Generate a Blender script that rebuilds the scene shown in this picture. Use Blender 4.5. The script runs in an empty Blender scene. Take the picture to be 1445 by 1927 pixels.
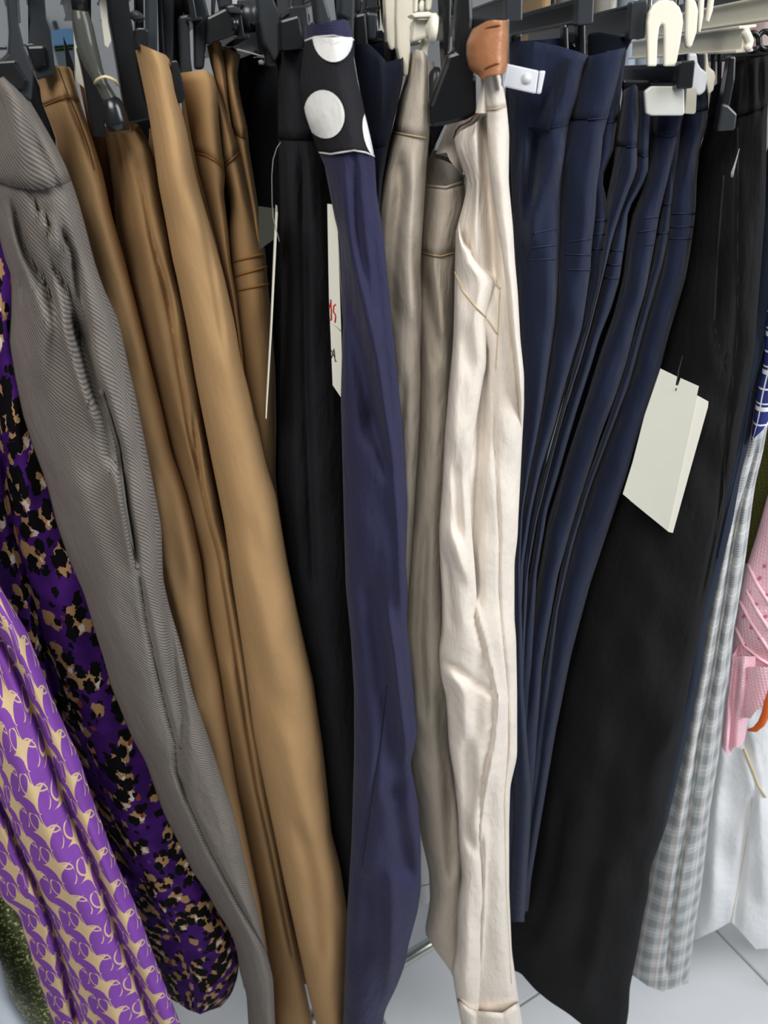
import bpy, bmesh, math, random
import numpy as np
from mathutils import Vector, Matrix
random.seed(4)
S = bpy.context.scene
COL = S.collection

# ------------------------------------------------------------------ camera
FPX = 1420.0; PITCH = math.radians(30); ROLL = math.radians(5.4)
CAM = np.array([0.0, 0.0, 1.40])
r0 = np.array([1, 0, 0.]); u0 = np.array([0, math.sin(PITCH), math.cos(PITCH)])
FW = np.array([0, math.cos(PITCH), -math.sin(PITCH)])
RT = r0*math.cos(ROLL) - u0*math.sin(ROLL)
UP = u0*math.cos(ROLL) + r0*math.sin(ROLL)
cd = bpy.data.cameras.new('camera'); cam = bpy.data.objects.new('camera', cd); COL.objects.link(cam)
cd.sensor_fit = 'VERTICAL'; cd.sensor_height = 36.0; cd.lens = 36.0*FPX/1927.0
cd.clip_start = 0.02; cd.clip_end = 60
m3 = Matrix((RT, UP, -FW)).transposed()
cam.matrix_world = Matrix.Translation(CAM) @ m3.to_4x4()
cd.dof.use_dof = True; cd.dof.focus_distance = 0.55; cd.dof.aperture_fstop = 11.0
S.camera = cam

# ------------------------------------------------------------------ light
w = bpy.data.worlds.new('daylight'); S.world = w; w.use_nodes = True
w.node_tree.nodes['Background'].inputs[0].default_value = (0.80, 0.90, 1.0, 1)
w.node_tree.nodes['Background'].inputs[1].default_value = 0.15
def area(name, loc, target, size, power, col):
    l = bpy.data.lights.new(name, 'AREA'); l.shape = 'RECTANGLE'; l.size, l.size_y = size
    l.energy = power; l.color = col
    o = bpy.data.objects.new(name, l); COL.objects.link(o); o.location = loc
    o.rotation_euler = (Vector(target)-Vector(loc)).to_track_quat('-Z', 'Y').to_euler()
    return o
area('assumed_side_light', (1.9, -0.35, 2.15), (0.1, 0.55, 1.1), (1.3, 1.5), 60, (0.94, 0.97, 1.0))  # assumed key light, side judged from the bright right edges; no window is built
area('added_front_light', (-0.35, -0.75, 2.45), (-0.05, 0.5, 1.15), (1.0, 0.8), 29, (1.0, 0.96, 0.90))  # added warm fill from above and behind the camera; no lamp is seen there
S.view_settings.view_transform = 'Standard'; S.view_settings.look = 'None'
S.view_settings.exposure = 0.0; S.view_settings.gamma = 1.0
S.view_settings.use_curve_mapping = False

# ------------------------------------------------------------------ pixel helpers
def W(px, py, Y):
    px, py, Y = np.broadcast_arrays(np.asarray(px, float), np.asarray(py, float), np.asarray(Y, float))
    a = (px-722.5)/FPX; b = -(py-963.5)/FPX
    d = FW + a[..., None]*RT + b[..., None]*UP
    return CAM + d*(Y/d[..., 1])[..., None]
def proj(P):
    v = P-CAM; z = v@FW
    return 722.5+FPX*(v@RT)/z, 963.5-FPX*(v@UP)/z
def solveX(px, Y, Z):
    a = (px-722.5)/FPX; vy = Y; vz = Z-CAM[2]
    # (RT - a FW).v = 0
    n = -((RT[1]-a*FW[1])*vy + (RT[2]-a*FW[2])*vz); d = RT[0]-a*FW[0]
    return n/d
def onz(px, py, z):
    d = FW + (px-722.5)/FPX*RT - (py-963.5)/FPX*UP
    return CAM + d*((z-CAM[2])/d[2])
def poly(pts, sm=10):
    p = sorted(pts, key=lambda q: q[1]); ys = np.array([q[1] for q in p], float); xs = np.array([q[0] for q in p], float)
    # linear extension past both ends
    def ext(i, j, dy):
        return xs[i] + (xs[i]-xs[j])/(ys[i]-ys[j]+1e-9)*dy if len(ys) > 1 else xs[i]
    X = np.concatenate([[ext(0, 1, -60)], xs, [ext(-1, -2, 400)]]) if len(ys) > 1 else xs
    Yy = np.concatenate([[ys[0]-60], ys, [ys[-1]+400]]) if len(ys) > 1 else ys
    def f(y):
        y = np.asarray(y, float); s = 0
        for k in (-1, -.5, 0, .5, 1): s = s + np.interp(y+k*sm, Yy, X)
        return s/5
    return f

# ------------------------------------------------------------------ object helpers
def link(name, verts, faces, mat, parent=None, uv=None, smooth=True):
    me = bpy.data.meshes.new(name)
    v = np.asarray(verts, float)
    q = parent
    while q is not None: v = v - np.array(q.location); q = q.parent
    me.from_pydata([tuple(p) for p in v], [], [tuple(f) for f in faces])
    me.update()
    if smooth: me.polygons.foreach_set('use_smooth', [True]*len(me.polygons))
    if uv is not None:
        l = me.uv_layers.new(name='UVMap'); idx = np.empty(len(me.loops), int); me.loops.foreach_get('vertex_index', idx)
        l.data.foreach_set('uv', np.asarray(uv, float)[idx].ravel())
    if mat is not None: me.materials.append(mat)
    o = bpy.data.objects.new(name, me); COL.objects.link(o)
    if parent is not None: o.parent = parent
    return o
def tag(o, label, cat, group=None, kind=None):
    if label: o['label'] = label
    if cat: o['category'] = cat
    if group: o['group'] = group
    if kind: o['kind'] = kind
    return o
def thing(name, loc, label, cat, group=None):
    o = bpy.data.objects.new(name, None); COL.objects.link(o); o.location = [float(c) for c in loc]
    o.empty_display_size = 0.02
    return tag(o, label, cat, group)
def grid_faces(nr, nc, wrap=False, base=0):
    F = []
    for i in range(nr-1):
        for j in range(nc if wrap else nc-1):
            k = (j+1) % nc
            F.append((base+i*nc+j, base+i*nc+k, base+(i+1)*nc+k, base+(i+1)*nc+j))
    return F
def tube_mesh(pts, r, n=6, closed=False):
    pts = np.asarray(pts, float); N = len(pts)
    r = np.broadcast_to(np.asarray(r, float), (N,))
    if closed: T = np.roll(pts, -1, 0)-np.roll(pts, 1, 0)
    else: T = np.gradient(pts, axis=0)
    T = T/(np.linalg.norm(T, axis=1)[:, None]+1e-12)
    ref = np.array([0.13, -0.9, 0.41]); V = []
    for i in range(N):
        a = np.cross(T[i], ref); a /= np.linalg.norm(a)+1e-12; b = np.cross(T[i], a)
        for k in range(n):
            t = 2*math.pi*k/n; V.append(pts[i]+r[i]*(a*math.cos(t)+b*math.sin(t)))
    F = []
    for i in range(N if closed else N-1):
        for k in range(n):
            j = (i+1) % N; q = (k+1) % n
            F.append((i*n+k, i*n+q, j*n+q, j*n+k))
    if not closed: F += [tuple(range(n))[::-1], tuple((N-1)*n+k for k in range(n))]
    return V, F
def tube(name, pts, r, mat, parent=None, n=6, closed=False):
    V, F = tube_mesh(pts, r, n, closed); return link(name, V, F, mat, parent)
def bevel(o, wd=0.0012, seg=2):
    m = o.modifiers.new('bevel', 'BEVEL'); m.width = wd; m.segments = seg; m.limit_method = 'ANGLE'; m.angle_limit = math.radians(35)
    return o
def prism(name, pts, Y, th, mat, parent=None, yaw=-0.2, bv=0.0012, dY=0.0):
    """outline given in photo pixels at depth Y, pushed back th metres along the hanger's direction"""
    p = np.array(pts, float); n = len(p)
    a = W(p[:, 0], p[:, 1], Y+dY*np.linspace(0, 1, n))
    b = a + th*np.array([math.sin(yaw), math.cos(yaw), 0])
    area2 = np.sum(p[:, 0]*np.roll(p[:, 1], -1)-np.roll(p[:, 0], -1)*p[:, 1])
    f = list(range(n)) if area2 < 0 else list(range(n))[::-1]
    F = [tuple(f), tuple(n+i for i in f[::-1])]
    for k in range(n):
        i, j = f[k], f[(k+1) % n]; F.append((j, i, n+i, n+j))
    o = link(name, np.vstack([a, b]), F, mat, parent, smooth=False)
    if bv: bevel(o, bv)
    return o

# ------------------------------------------------------------------ node helpers
class X:
    nt = None
    def __init__(s, k): s.k = k
    @staticmethod
    def m(op, *a):
        n = X.nt.nodes.new('ShaderNodeMath'); n.operation = op
        for i, v in enumerate(a):
            if isinstance(v, X): X.nt.links.new(v.k, n.inputs[i])
            else: n.inputs[i].default_value = float(v)
        return X(n.outputs[0])
    def __add__(s, o): return X.m('ADD', s, o)
    __radd__ = __add__
    def __sub__(s, o): return X.m('SUBTRACT', s, o)
    def __rsub__(s, o): return X.m('SUBTRACT', o, s)
    def __mul__(s, o): return X.m('MULTIPLY', s, o)
    __rmul__ = __mul__
    def __truediv__(s, o): return X.m('DIVIDE', s, o)
    def sin(s): return X.m('SINE', s)
    def abs(s): return X.m('ABSOLUTE', s)
    def fr(s): return X.m('FRACT', s)
    def fl(s): return X.m('FLOOR', s)
    def pw(s, e): return X.m('POWER', s, e)
    def sqrt(s): return X.m('SQRT', s)
    def mn(s, o): return X.m('MINIMUM', s, o)
    def mx(s, o): return X.m('MAXIMUM', s, o)
    def lt(s, v, soft=0.02):      # 1 where s < v, soft edge
        n = X.nt.nodes.new('ShaderNodeMapRange'); n.interpolation_type = 'SMOOTHSTEP'
        X.nt.links.new(s.k, n.inputs[0]); n.inputs[1].default_value = v-soft; n.inputs[2].default_value = v+soft
        n.inputs[3].default_value = 1; n.inputs[4].default_value = 0
        return X(n.outputs[0])
def lin(c):
    f = lambda v: v/12.92 if v <= .04045 else ((v+.055)/1.055)**2.4
    return tuple(f(v/255.) for v in c)+(1.0,)
def mix(fac, a, b):
    n = X.nt.nodes.new('ShaderNodeMix'); n.data_type = 'RGBA'
    if isinstance(fac, X): X.nt.links.new(fac.k, n.inputs[0])
    else: n.inputs[0].default_value = fac
    for i, v in ((6, a), (7, b)):
        if isinstance(v, X): X.nt.links.new(v.k, n.inputs[i])
        else: n.inputs[i].default_value = lin(v)
    return X(n.outputs[2])
def noise(scale, vec, detail=2, rough=.5, out=0):
    n = X.nt.nodes.new('ShaderNodeTexNoise'); n.inputs['Scale'].default_value = scale; n.inputs['Detail'].default_value = detail
    n.inputs['Roughness'].default_value = rough
    X.nt.links.new(vec.k, n.inputs['Vector']); return X(n.outputs[out])
def vor(scale, vec, out='Distance', rnd=1.0, feature='F1'):
    n = X.nt.nodes.new('ShaderNodeTexVoronoi'); n.feature = feature; n.inputs['Scale'].default_value = scale
    n.inputs['Randomness'].default_value = rnd
    X.nt.links.new(vec.k, n.inputs['Vector']); return X(n.outputs[out])
def begin(name, rough=.85, spec=.25, metal=0.0):
    m = bpy.data.materials.new(name); m.use_nodes = True; X.nt = m.node_tree
    b = m.node_tree.nodes['Principled BSDF']
    b.inputs['Roughness'].default_value = rough; b.inputs['Specular IOR Level'].default_value = spec; b.inputs['Metallic'].default_value = metal
    return m, b
def coords():
    n = X.nt.nodes.new('ShaderNodeTexCoord'); return n
def uvs():
    n = coords(); s = X.nt.nodes.new('ShaderNodeSeparateXYZ'); X.nt.links.new(n.outputs['UV'], s.inputs[0])
    return X(s.outputs[0]), X(s.outputs[1]), X(n.outputs['UV'])
def vec(a, b, c=0.0):
    n = X.nt.nodes.new('ShaderNodeCombineXYZ')
    for i, v in enumerate((a, b, c)):
        if isinstance(v, X): X.nt.links.new(v.k, n.inputs[i])
        else: n.inputs[i].default_value = v
    return X(n.outputs[0])
def bump(b, h, strength=.3, dist=.0005):
    n = X.nt.nodes.new('ShaderNodeBump'); n.inputs['Strength'].default_value = strength; n.inputs['Distance'].default_value = dist
    X.nt.links.new(h.k, n.inputs['Height']); X.nt.links.new(n.outputs[0], b.inputs['Normal'])
def setc(b, c): X.nt.links.new(c.k, b.inputs['Base Color'])
def fabric(name, col, dark=None, period=.0011, ang=50, contrast=.35, bmp=.25, rough=.9, spec=.15, sheen=.0, slub=.25, wrinkle=.006):
    m, b = begin(name, rough, spec); u, v, uv = uvs()
    dark = dark or tuple(c*.72 for c in col)
    ca, sa = math.cos(math.radians(ang)), math.sin(math.radians(ang))
    wob = noise(180, uv, 2)*0.5
    t = ((u*ca+v*sa)*(2*math.pi/period)+wob).sin()*.5+.5
    big = noise(22, uv, 3); fine = noise(900, uv, 2)
    fac = t*contrast + (big-.5)*slub + (fine-.5)*.25*(slub+.2)
    c = mix(X.m('MINIMUM', X.m('MAXIMUM', fac, 0), 1), col, dark)
    setc(b, c); bump(b, t*.8+fine*.5, bmp, .0004)
    wr = noise(34, vec(u*1.6, v*.55), 3, .55)*.9+noise(120, vec(u*1.4, v*.7), 2)*.22
    n1 = X.nt.nodes.new('ShaderNodeBump'); n1.inputs['Strength'].default_value = .55; n1.inputs['Distance'].default_value = wrinkle
    X.nt.links.new(wr.k, n1.inputs['Height']); nb = [n for n in X.nt.nodes if n.type == 'BUMP' and n != n1][0]; X.nt.links.new(n1.outputs[0], nb.inputs['Normal'])
    if sheen:
        b.inputs['Sheen Weight'].default_value = sheen; b.inputs['Sheen Roughness'].default_value = .45
    return m
def plain(name, col, rough=.45, spec=.5, metal=0.0, nz=.04, trans=0.0):
    m, b = begin(name, rough, spec, metal); n = coords(); o = X(n.outputs['Object'])
    f = noise(60, o, 3)
    c = mix(f*nz*4, col, tuple(x*.8 for x in col)); setc(b, c)
    if trans: b.inputs['Transmission Weight'].default_value = trans
    return m

# fabrics ------------------------------------------------------------
M = {}
M['grey'] = fabric('grey_twill', (128, 121, 113), (62, 60, 62), .0021, 44, .75, .55, slub=.12)
M['tan'] = fabric('tan_twill', (178, 144, 103), (146, 114, 77), .0011, 48, .45, .3, slub=.16, wrinkle=.0025)
M['tan2'] = fabric('tan_smooth', (166, 133, 94), (136, 105, 70), .0009, 48, .25, .2, slub=.14, wrinkle=.0025)
M['tan_thread'] = fabric('tan_thread', (158, 114, 64), period=.0008)
M['brown_thread'] = fabric('brown_thread', (104, 66, 36), period=.0008)
M['brown'] = fabric('brown_twill', (110, 74, 48), period=.001)
M['black'] = fabric('black_cloth', (25, 26, 29), (14, 15, 17), .001, 48, .4, .2)
M['char'] = fabric('charcoal_cloth', (36, 36, 40), (22, 23, 26), .001, 48, .4, .2)
M['indigo'] = fabric('indigo_brushed', (46, 46, 73), (30, 30, 50), .0013, 88, .25, .25, sheen=.05, slub=.5)
M['navy'] = fabric('navy_twill', (29, 36, 57), (20, 25, 42), .001, 48, .3, .2, sheen=.08, slub=.2)
M['navy_dark'] = fabric('dark_navy_twill', (20, 24, 38), (13, 16, 26), .001, 48, .3, .2, sheen=.06, slub=.2)
M['navy_thread'] = fabric('navy_thread', (42, 51, 74), period=.0008)
M['beige'] = fabric('beige_twill', (200, 190, 176), (174, 162, 146), .0011, 50, .3, .2, slub=.14)
M['cream'] = fabric('cream_twill', (222, 213, 203), (202, 188, 170), .0011, 52, .3, .2, slub=.2)
M['cream_thread'] = fabric('cream_thread', (204, 184, 150), period=.0008)
M['linen'] = fabric('black_linen', (27, 27, 28), (15, 15, 16), .0008, 90, .4, .4, slub=.8)
M['linen_thread'] = fabric('linen_thread', (46, 47, 50), period=.0008)
M['denim'] = fabric('slate_denim', (37, 44, 58), (25, 30, 42), .0012, 60, .4, .3)
M['white_cloth'] = fabric('white_cloth', (226, 228, 230), (206, 208, 212), .0012, 90, .2, .2, slub=.2)
M['grey_thread'] = fabric('grey_thread', (70, 66, 64), period=.0008)

def mat_star():
    m, b = begin('purple_star_print', .85, .15); u, v, uv = uvs()
    P = .030
    purple = (128, 72, 164); tan = (212, 186, 142)
    a = u/P+100.0; row = a.fl(); c = v/(P*1.55)+row*.5+100.0
    x = a.fr()-.5; y = c.fr()-.5
    star = ((x+y*.12).abs().pw(.56)*1.0 + (y-x*.2).abs().pw(.56)*1.0).lt(.70, .012)
    f = star
    for cx, cy, sx, sy, r, wd in ((-.22, .27, 1.2, 1.0, .25, .026), (.24, -.20, 1.1, .85, .30, .016), (.5, .5, 1.0, .8, .46, .014)):
        d = (((x-cx)*sx).pw(2)+((y-cy)*sy).pw(2)).sqrt()
        # loops that swell on one side
        f = f.mx((d-r).abs().lt(wd, .008))
    t = ((u*1.0+v*.6)*(2*math.pi/.0012)).sin()*.5+.5
    col = mix(f, purple, tan); col2 = mix(t*.16, col, (60, 30, 80))
    setc(b, col2); bump(b, t, .15, .0003); return m
M['star'] = mat_star()
def mat_leopard():
    m, b = begin('purple_leopard_print', .85, .12); u, v, uv = uvs()
    V = v*.62
    wx = noise(230, uv, 1)-.5; wy = noise(230, vec(v+.4, u), 1)-.5
    def vv(du, dv, k=.0055): return vec(u+wx*k+du, V+wy*k+dv)
    K = 74
    big = vor(K, vv(0, 0)); blk = vor(K, vv(.0052, .0030)); blk2 = vor(K, vv(-.0040, -.0052)); wh = vor(K, vv(-.0026, .0030))
    small = vor(110, vv(.31, .17)); rust = vor(60, vv(.7, .2))
    patch = noise(36, uv, 1)
    base = mix(patch.lt(.5, .1), (74, 30, 116), (60, 24, 98))
    c = mix(big.lt(.49, .02), base, (178, 142, 98))
    c = mix(wh.lt(.20, .02), c, (220, 212, 200))
    c = mix(rust.lt(.15, .02), c, (140, 70, 44))
    c = mix(blk.lt(.36, .02), c, (12, 11, 14)); c = mix(blk2.lt(.34, .02), c, (12, 11, 14)); c = mix(small.lt(.30, .02), c, (13, 12, 15))
    setc(b, c); t = ((u+v)*(2*math.pi/.0009)).sin(); bump(b, t, .12, .0003); return m
M['leopard'] = mat_leopard()
def mat_glen():
    m, b = begin('glen_check', .9, .15); u, v, uv = uvs()
    P = .021; v = v*.6; a = (u/P).fr(); c = (v/P).fr()
    fu = ((u*(2*math.pi/.0016)).sin()*.5+.5); fv = ((v*(2*math.pi/.0016)).sin()*.5+.5)
    bu = (a-.3).abs().lt(.22, .02); bv_ = (c-.3).abs().lt(.22, .02)
    d = fu*(bu*.6+.12)*(1.0) + fv*bv_*.6
    col = mix(X.m('MINIMUM', d*.75, 1), (186, 190, 190), (60, 72, 82))
    col = mix((a-.82).abs().lt(.022, .008)*.75, col, (196, 140, 120)); col = mix((c-.82).abs().lt(.02, .008)*.6, col, (226, 214, 212))
    col = mix((a-.93).abs().lt(.014, .006)*.6, col, (236, 240, 240))
    setc(b, col); bump(b, fu+fv, .15, .0003); return m
M['glen'] = mat_glen()
def mat_blueplaid():
    m, b = begin('blue_white_plaid', .85, .15); u, v, uv = uvs()
    P = .03; a = (u/P).fr(); c = (v/P).fr(); f = None
    for t, (p, wd) in ((a, (.2, .05)), (a, (.34, .02)), (a, (.75, .02)), (c, (.3, .06)), (c, (.45, .02)), (c, (.85, .025))):
        k = (t-p).abs().lt(wd, .006); f = k if f is None else f.mx(k)
    setc(b, mix(f, (44, 54, 116), (228, 230, 238))); return m
M['blueplaid'] = mat_blueplaid()
def mat_knit(name, a, d, sc=420):
    m, b = begin(name, .95, .1); u, v, uv = uvs()
    s = ((u*(2*math.pi/.0036)+v*300).sin()*.5+.5); c = ((v*(2*math.pi/.0044)+(u*(2*math.pi/.0036)+v*300).sin()*1.6).sin()*.5+.5)
    f = s*c; n = noise(700, uv, 3)
    setc(b, mix(X.m('MINIMUM', f*.35+n*.55, 1), d, a)); bump(b, f*.7+n*.5, .7, .0016)
    return m
M['pink'] = mat_knit('pink_knit', (248, 218, 226), (224, 168, 182))
M['pink_ridge'] = mat_knit('pink_knit_ridge', (250, 224, 230), (226, 176, 188))
M['pink_hole'] = plain('pink_hole', (196, 110, 132), .95, .1)
M['green_knit'] = mat_knit('olive_knit', (126, 128, 74), (70, 72, 34))
def mat_sequin():
    m, b = begin('green_sequins', .35, .5, .6); u, v, uv = uvs()
    n = X.nt.nodes.new('ShaderNodeTexVoronoi'); n.inputs['Scale'].default_value = 480
    X.nt.links.new(uv.k, n.inputs['Vector'])
    sp = X.nt.nodes.new('ShaderNodeSeparateColor'); X.nt.links.new(n.outputs['Color'], sp.inputs[0])
    r = X(sp.outputs[0]); g = X(sp.outputs[1])
    c = mix(r, (30, 42, 16), (104, 116, 52)); c = mix((1.0-g).lt(.13, .02), c, (226, 226, 150)); setc(b, c)  # scattered pale cells paint sparkle into the sequin colour
    bump(b, r+g, 1.0, .003); return m
M['sequin'] = mat_sequin()
def mat_leather():
    m, b = begin('tan_leather', .32, .6); o = X(coords().outputs['Object'])
    n = noise(420, o, 4, .6); k = noise(60, o, 3)
    setc(b, mix(k*.7, (180, 124, 86), (140, 88, 54))); bump(b, n, .35, .0008); return m
M['leather'] = mat_leather()
M['leather_thread'] = plain('leather_thread', (112, 58, 26), .8, .2)
M['pblack'] = plain('black_plastic', (21, 22, 24), .28, .45)
M['pgrey'] = plain('dark_grey_plastic', (44, 48, 52), .30, .45)
M['pwhite'] = plain('ivory_plastic', (232, 228, 212), .35, .5)
M['pcool'] = plain('white_plastic', (214, 218, 224), .35, .5)
M['pale'] = plain('grey_white_plastic', (196, 198, 192), .35, .5)
M['rubber'] = plain('black_rubber', (22, 25, 30), .25, .6)
M['chrome'] = plain('brushed_steel', (196, 198, 190), .22, .5, 1.0)
M['card'] = plain('white_card', (228, 226, 214), .75, .2)
M['sleeve'] = plain('frosted_sleeve', (214, 214, 202), .5, .4)
M['dot'] = fabric('white_print', (232, 232, 230), (214, 214, 214), .0011, 40, .3, .1)
M['polka'] = fabric('black_waistband_cloth', (38, 38, 42), (26, 26, 30), .001, 40, .4, .2)
M['red'] = plain('red_ink', (196, 44, 40), .7, .2)
M['ink'] = plain('black_ink', (50, 52, 60), .7, .2)
M['cord'] = plain('cream_cord', (206, 190, 150), .8, .2)
M['orange'] = plain('orange_ribbon', (214, 98, 38), .6, .3)
M['fur'] = plain('white_fur', (206, 216, 224), .95, .1)
def mat_clear(name, tint, t=.7, rough=.08):
    m, b = begin(name, rough, .5); b.inputs['Base Color'].default_value = lin(tint); b.inputs['Transmission Weight'].default_value = t
    b.inputs['IOR'].default_value = 1.3
    return m
M['smoke'] = mat_clear('smoky_clear_plastic', (96, 98, 92), .55)
M['clear'] = mat_clear('clear_plastic', (200, 200, 196), .6, .2)
def mat_tile():
    m, b = begin('white_floor_tile', .16, .5); o = X(coords().outputs['Object'])
    n = noise(3, o, 5, .6); setc(b, mix(n, (222, 224, 226), (204, 207, 212))); return m
M['tile'] = mat_tile()
M['grout'] = plain('grout', (150, 148, 138), .9, .1)
M['wall'] = plain('wall_paint', (214, 216, 218), .8, .2)

# ------------------------------------------------------------------ room
floor = tag(link('floor', [(-6, -4, -.004), (6, -4, -.004), (6, 6, -.004), (-6, 6, -.004)], [(0, 1, 2, 3)], M['grout'], smooth=False), None, None, kind='structure')
g1 = onz(1344, 1747, 0); g1b = onz(1443, 1850, 0); g2 = onz(981, 1890, 0)
tdir = g1b-g1; tdir /= np.linalg.norm(tdir); tper = np.array([-tdir[1], tdir[0], 0])   # joint direction / its normal
o1 = g1@tper; o2 = g2@tdir; T = .60
bm = bmesh.new(); bmesh.ops.create_cube(bm, size=1.0)
bmesh.ops.scale(bm, vec=(T-.0035, T-.0035, .02), verts=bm.verts)
bmesh.ops.bevel(bm, geom=[e for e in bm.edges], offset=.0015, segments=2, affect='EDGES')
tme = bpy.data.meshes.new('tile'); bm.to_mesh(tme); bm.free(); tme.materials.append(M['tile'])
for i in range(-4, 5):
    for j in range(-5, 5):
        c = tper*(o1+(i+.5)*T)+tdir*(o2+(j+.5)*T)
        if c[1] < -1.2 or c[1] > 3.4 or abs(c[0]) > 2.3: continue
        t = bpy.data.objects.new('tile', tme); COL.objects.link(t); t.parent = floor
        t.location = (c[0], c[1], -.0095); t.rotation_euler = (0, 0, math.atan2(tdir[1], tdir[0]))
tag(link('wall_back', [(-6, 3.6, 0), (6, 3.6, 0), (6, 3.6, 3.2), (-6, 3.6, 3.2)], [(0, 1, 2, 3)], M['wall'], smooth=False), None, None, kind='structure')

# ------------------------------------------------------------------ hanging cloth
EXT = {6: (8, 250), 7: (8, 280), 13: (20, 200), 17: (10, 330), 18: (8, 490), 30: (8, 260), 31: (12, 280), 32: (12, 450), 33: (10, 800), 2: (20, 900)}
class Panel:
    """A hanging tube of cloth. L, R: its outline in photo pixels; the near fold sits at depth Yn (metres from the lens plane),
    the cloth runs back from it to the far side of the hanger. Every row is level, so it hangs plumb in the room."""
    def __init__(s, L, R, top, bot, Yn, s0=.6, dl=.05, dr=.018, folds=(), back=.055, sb=.5, rise=0.0, nz=.0012, seed=0, nt=130, sm=10, ext=0, exty=None):
        if seed in EXT: ext, exty = EXT[seed]
        L0 = poly(L, sm); s.R = poly(R, sm); y0 = min(q[1] for q in L) if exty is None else exty
        s.L = (lambda y: L0(y)-ext*np.clip((np.asarray(y, float)-y0)/140, 0, 1)) if ext else L0
        if ext: s0 = (s0*75+ext)/(75+ext); dl = dl*1.6
        s.Yn, s.s0, s.dl, s.dr = Yn, s0, dl, dr
        s.top = top if isinstance(top, (list, tuple)) else [(0, top), (1, top)]
        s.bot = bot if isinstance(bot, (list, tuple)) else [(0, bot), (1, bot)]
        s.folds = [(poly(f[0], 8), min(q[1] for q in f[0]), max(q[1] for q in f[0]), f[1], f[2], (f[3] if len(f) > 3 else 'g')) for f in folds]
        s.back, s.sb, s.rise, s.nz, s.seed, s.nt = back, sb, rise, nz, seed, nt
    def D(s, q):
        q = np.clip(np.asarray(q, float), 0, 1); r = q > s.s0
        ur = np.clip((q-s.s0)/(1-s.s0+1e-9), 0, 1); ul = np.clip((s.s0-q)/(s.s0+1e-9), 0, 1)
        return np.where(r, s.dr*(1-np.sqrt(np.clip(1-ur**2, 0, 1))), s.dl*(1-np.sqrt(np.clip(1-ul**2, 0, 1))))
    def fold(s, px, py):
        d = np.zeros(np.broadcast(px, py).shape)
        for f, y0, y1, wd, amp, kind in s.folds:
            fw = 45 if wd < 400 else 170
            win = np.clip((py-y0)/fw+.5, 0, 1)*np.clip((y1-py)/45+.5, 0, 1); win = win*win*(3-2*win)
            t = (px-f(py))/wd
            if kind == 'g': g = np.exp(-t*t)
            elif kind == 's': g = .5*(1+np.tanh(t))
            elif kind == 'v': g = np.exp(-np.abs(t))
            elif kind == 'r': g = np.where(t > 0, np.exp(-t*1.2), np.exp(t*4))     # sharp on its left
            else: g = np.where(t < 0, np.exp(t*1.2), np.exp(-t*4))                # sharp on its right
            d = d + amp*win*g
        if s.nz:
            r = np.random.RandomState(s.seed+11)
            for k in range(7):
                a, b, c = r.uniform(.02, .09), r.uniform(.004, .02), r.uniform(0, 6.28)
                d = d + s.nz*.6*np.sin(a*px+b*py*(1 if k % 2 else -1)+c)*np.sin(.011*py*(k+1)*.5+c*2)
        return d
    def sof(s, px, py):
        l, r = s.L(py), s.R(py); return (px-l)/(r-l+1e-9)
    def depth(s, px, py):
        return s.Yn+s.D(s.sof(px, py))-s.fold(px, py)
    def P(s, px, py, off=0.0):
        px, py = np.broadcast_arrays(np.asarray(px, float), np.asarray(py, float))
        return W(px, py, s.depth(px, py)-off)
    def build(s, name, mat, parent, closed=True, label=None):
        nL, nR, nb = 34, 20, 9
        th = np.linspace(0, math.pi/2, nL); sl = s.s0*(1-np.cos(th)[::1])    # dense near both ends
        sl = s.s0*(np.linspace(0, 1, nL)*.5+.5*(1-np.cos(np.linspace(0, math.pi/2, nL))))
        sr = s.s0+(1-s.s0)*(.4*np.linspace(0, 1, nR+1)[1:]+.6*np.sin(np.linspace(0, math.pi/2, nR+1)[1:]))
        sf = np.concatenate([sl, sr]); nf = len(sf); Yf = s.Yn+s.D(sf)
        tx, ty = zip(*s.top); bx_, by = zip(*s.bot)
        ptop = np.interp(sf, tx, ty); pbot = np.interp(sf, bx_, by)
        def z_at(py, Y, q):
            px = s.L(py)+q*(s.R(py)-s.L(py)); return W(px, py, Y)[..., 2]
        zt = z_at(ptop, Yf, sf); zb = z_at(pbot, Yf, sf)
        q, Y, Zt, Zb = sf, Yf, zt, zb
        if closed:
            k = (np.arange(1, nb+1))/nb; e = k**.75
            qr = 1-(1-s.sb-.12)*e; Yr = s.Yn+s.dr+(s.back-s.dr)*k
            ql = (s.sb-.12)*e; Yl = s.Yn+s.dl+(s.back-s.dl)*k
            ql, Yl, kl = ql[::-1], Yl[::-1], k[::-1]
            q = np.concatenate([q, qr, ql]); Y = np.concatenate([Y, Yr, Yl])
            Zt = np.concatenate([zt, zt[-1]+(zt.max()-zt[-1]+s.rise)*k, zt[0]+(zt.max()-zt[0]+s.rise)*kl])
            Zb = np.concatenate([zb, zb[-1]+(zb.mean()-zb[-1])*k, zb[0]+(zb.mean()-zb[0])*kl])
        nc = len(q); t = np.linspace(0, 1, s.nt)[:, None]
        Z = Zt[None]+(Zb-Zt)[None]*t; YY = np.broadcast_to(Y, Z.shape).copy(); Q = np.broadcast_to(q, Z.shape)
        py = np.full(Z.shape, 900.0); Xx = np.zeros(Z.shape)
        for it in range(14):
            px = s.L(py)+Q*(s.R(py)-s.L(py)); Xn = solveX(px, YY, Z)
            Xx = Xn if it < 3 else .5*(Xx+Xn)
            _, pn = proj(np.stack([Xx, YY, Z], -1)); py = pn if it < 3 else .5*(py+pn)
        px, py = proj(np.stack([Xx, YY, Z], -1))
        fd = s.fold(px, py); fd[:, nf:] = 0
        Pt = np.stack([Xx, YY, Z], -1); Pf = W(px, py, YY-fd); Pt[:, :nf] = Pf[:, :nf]
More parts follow.
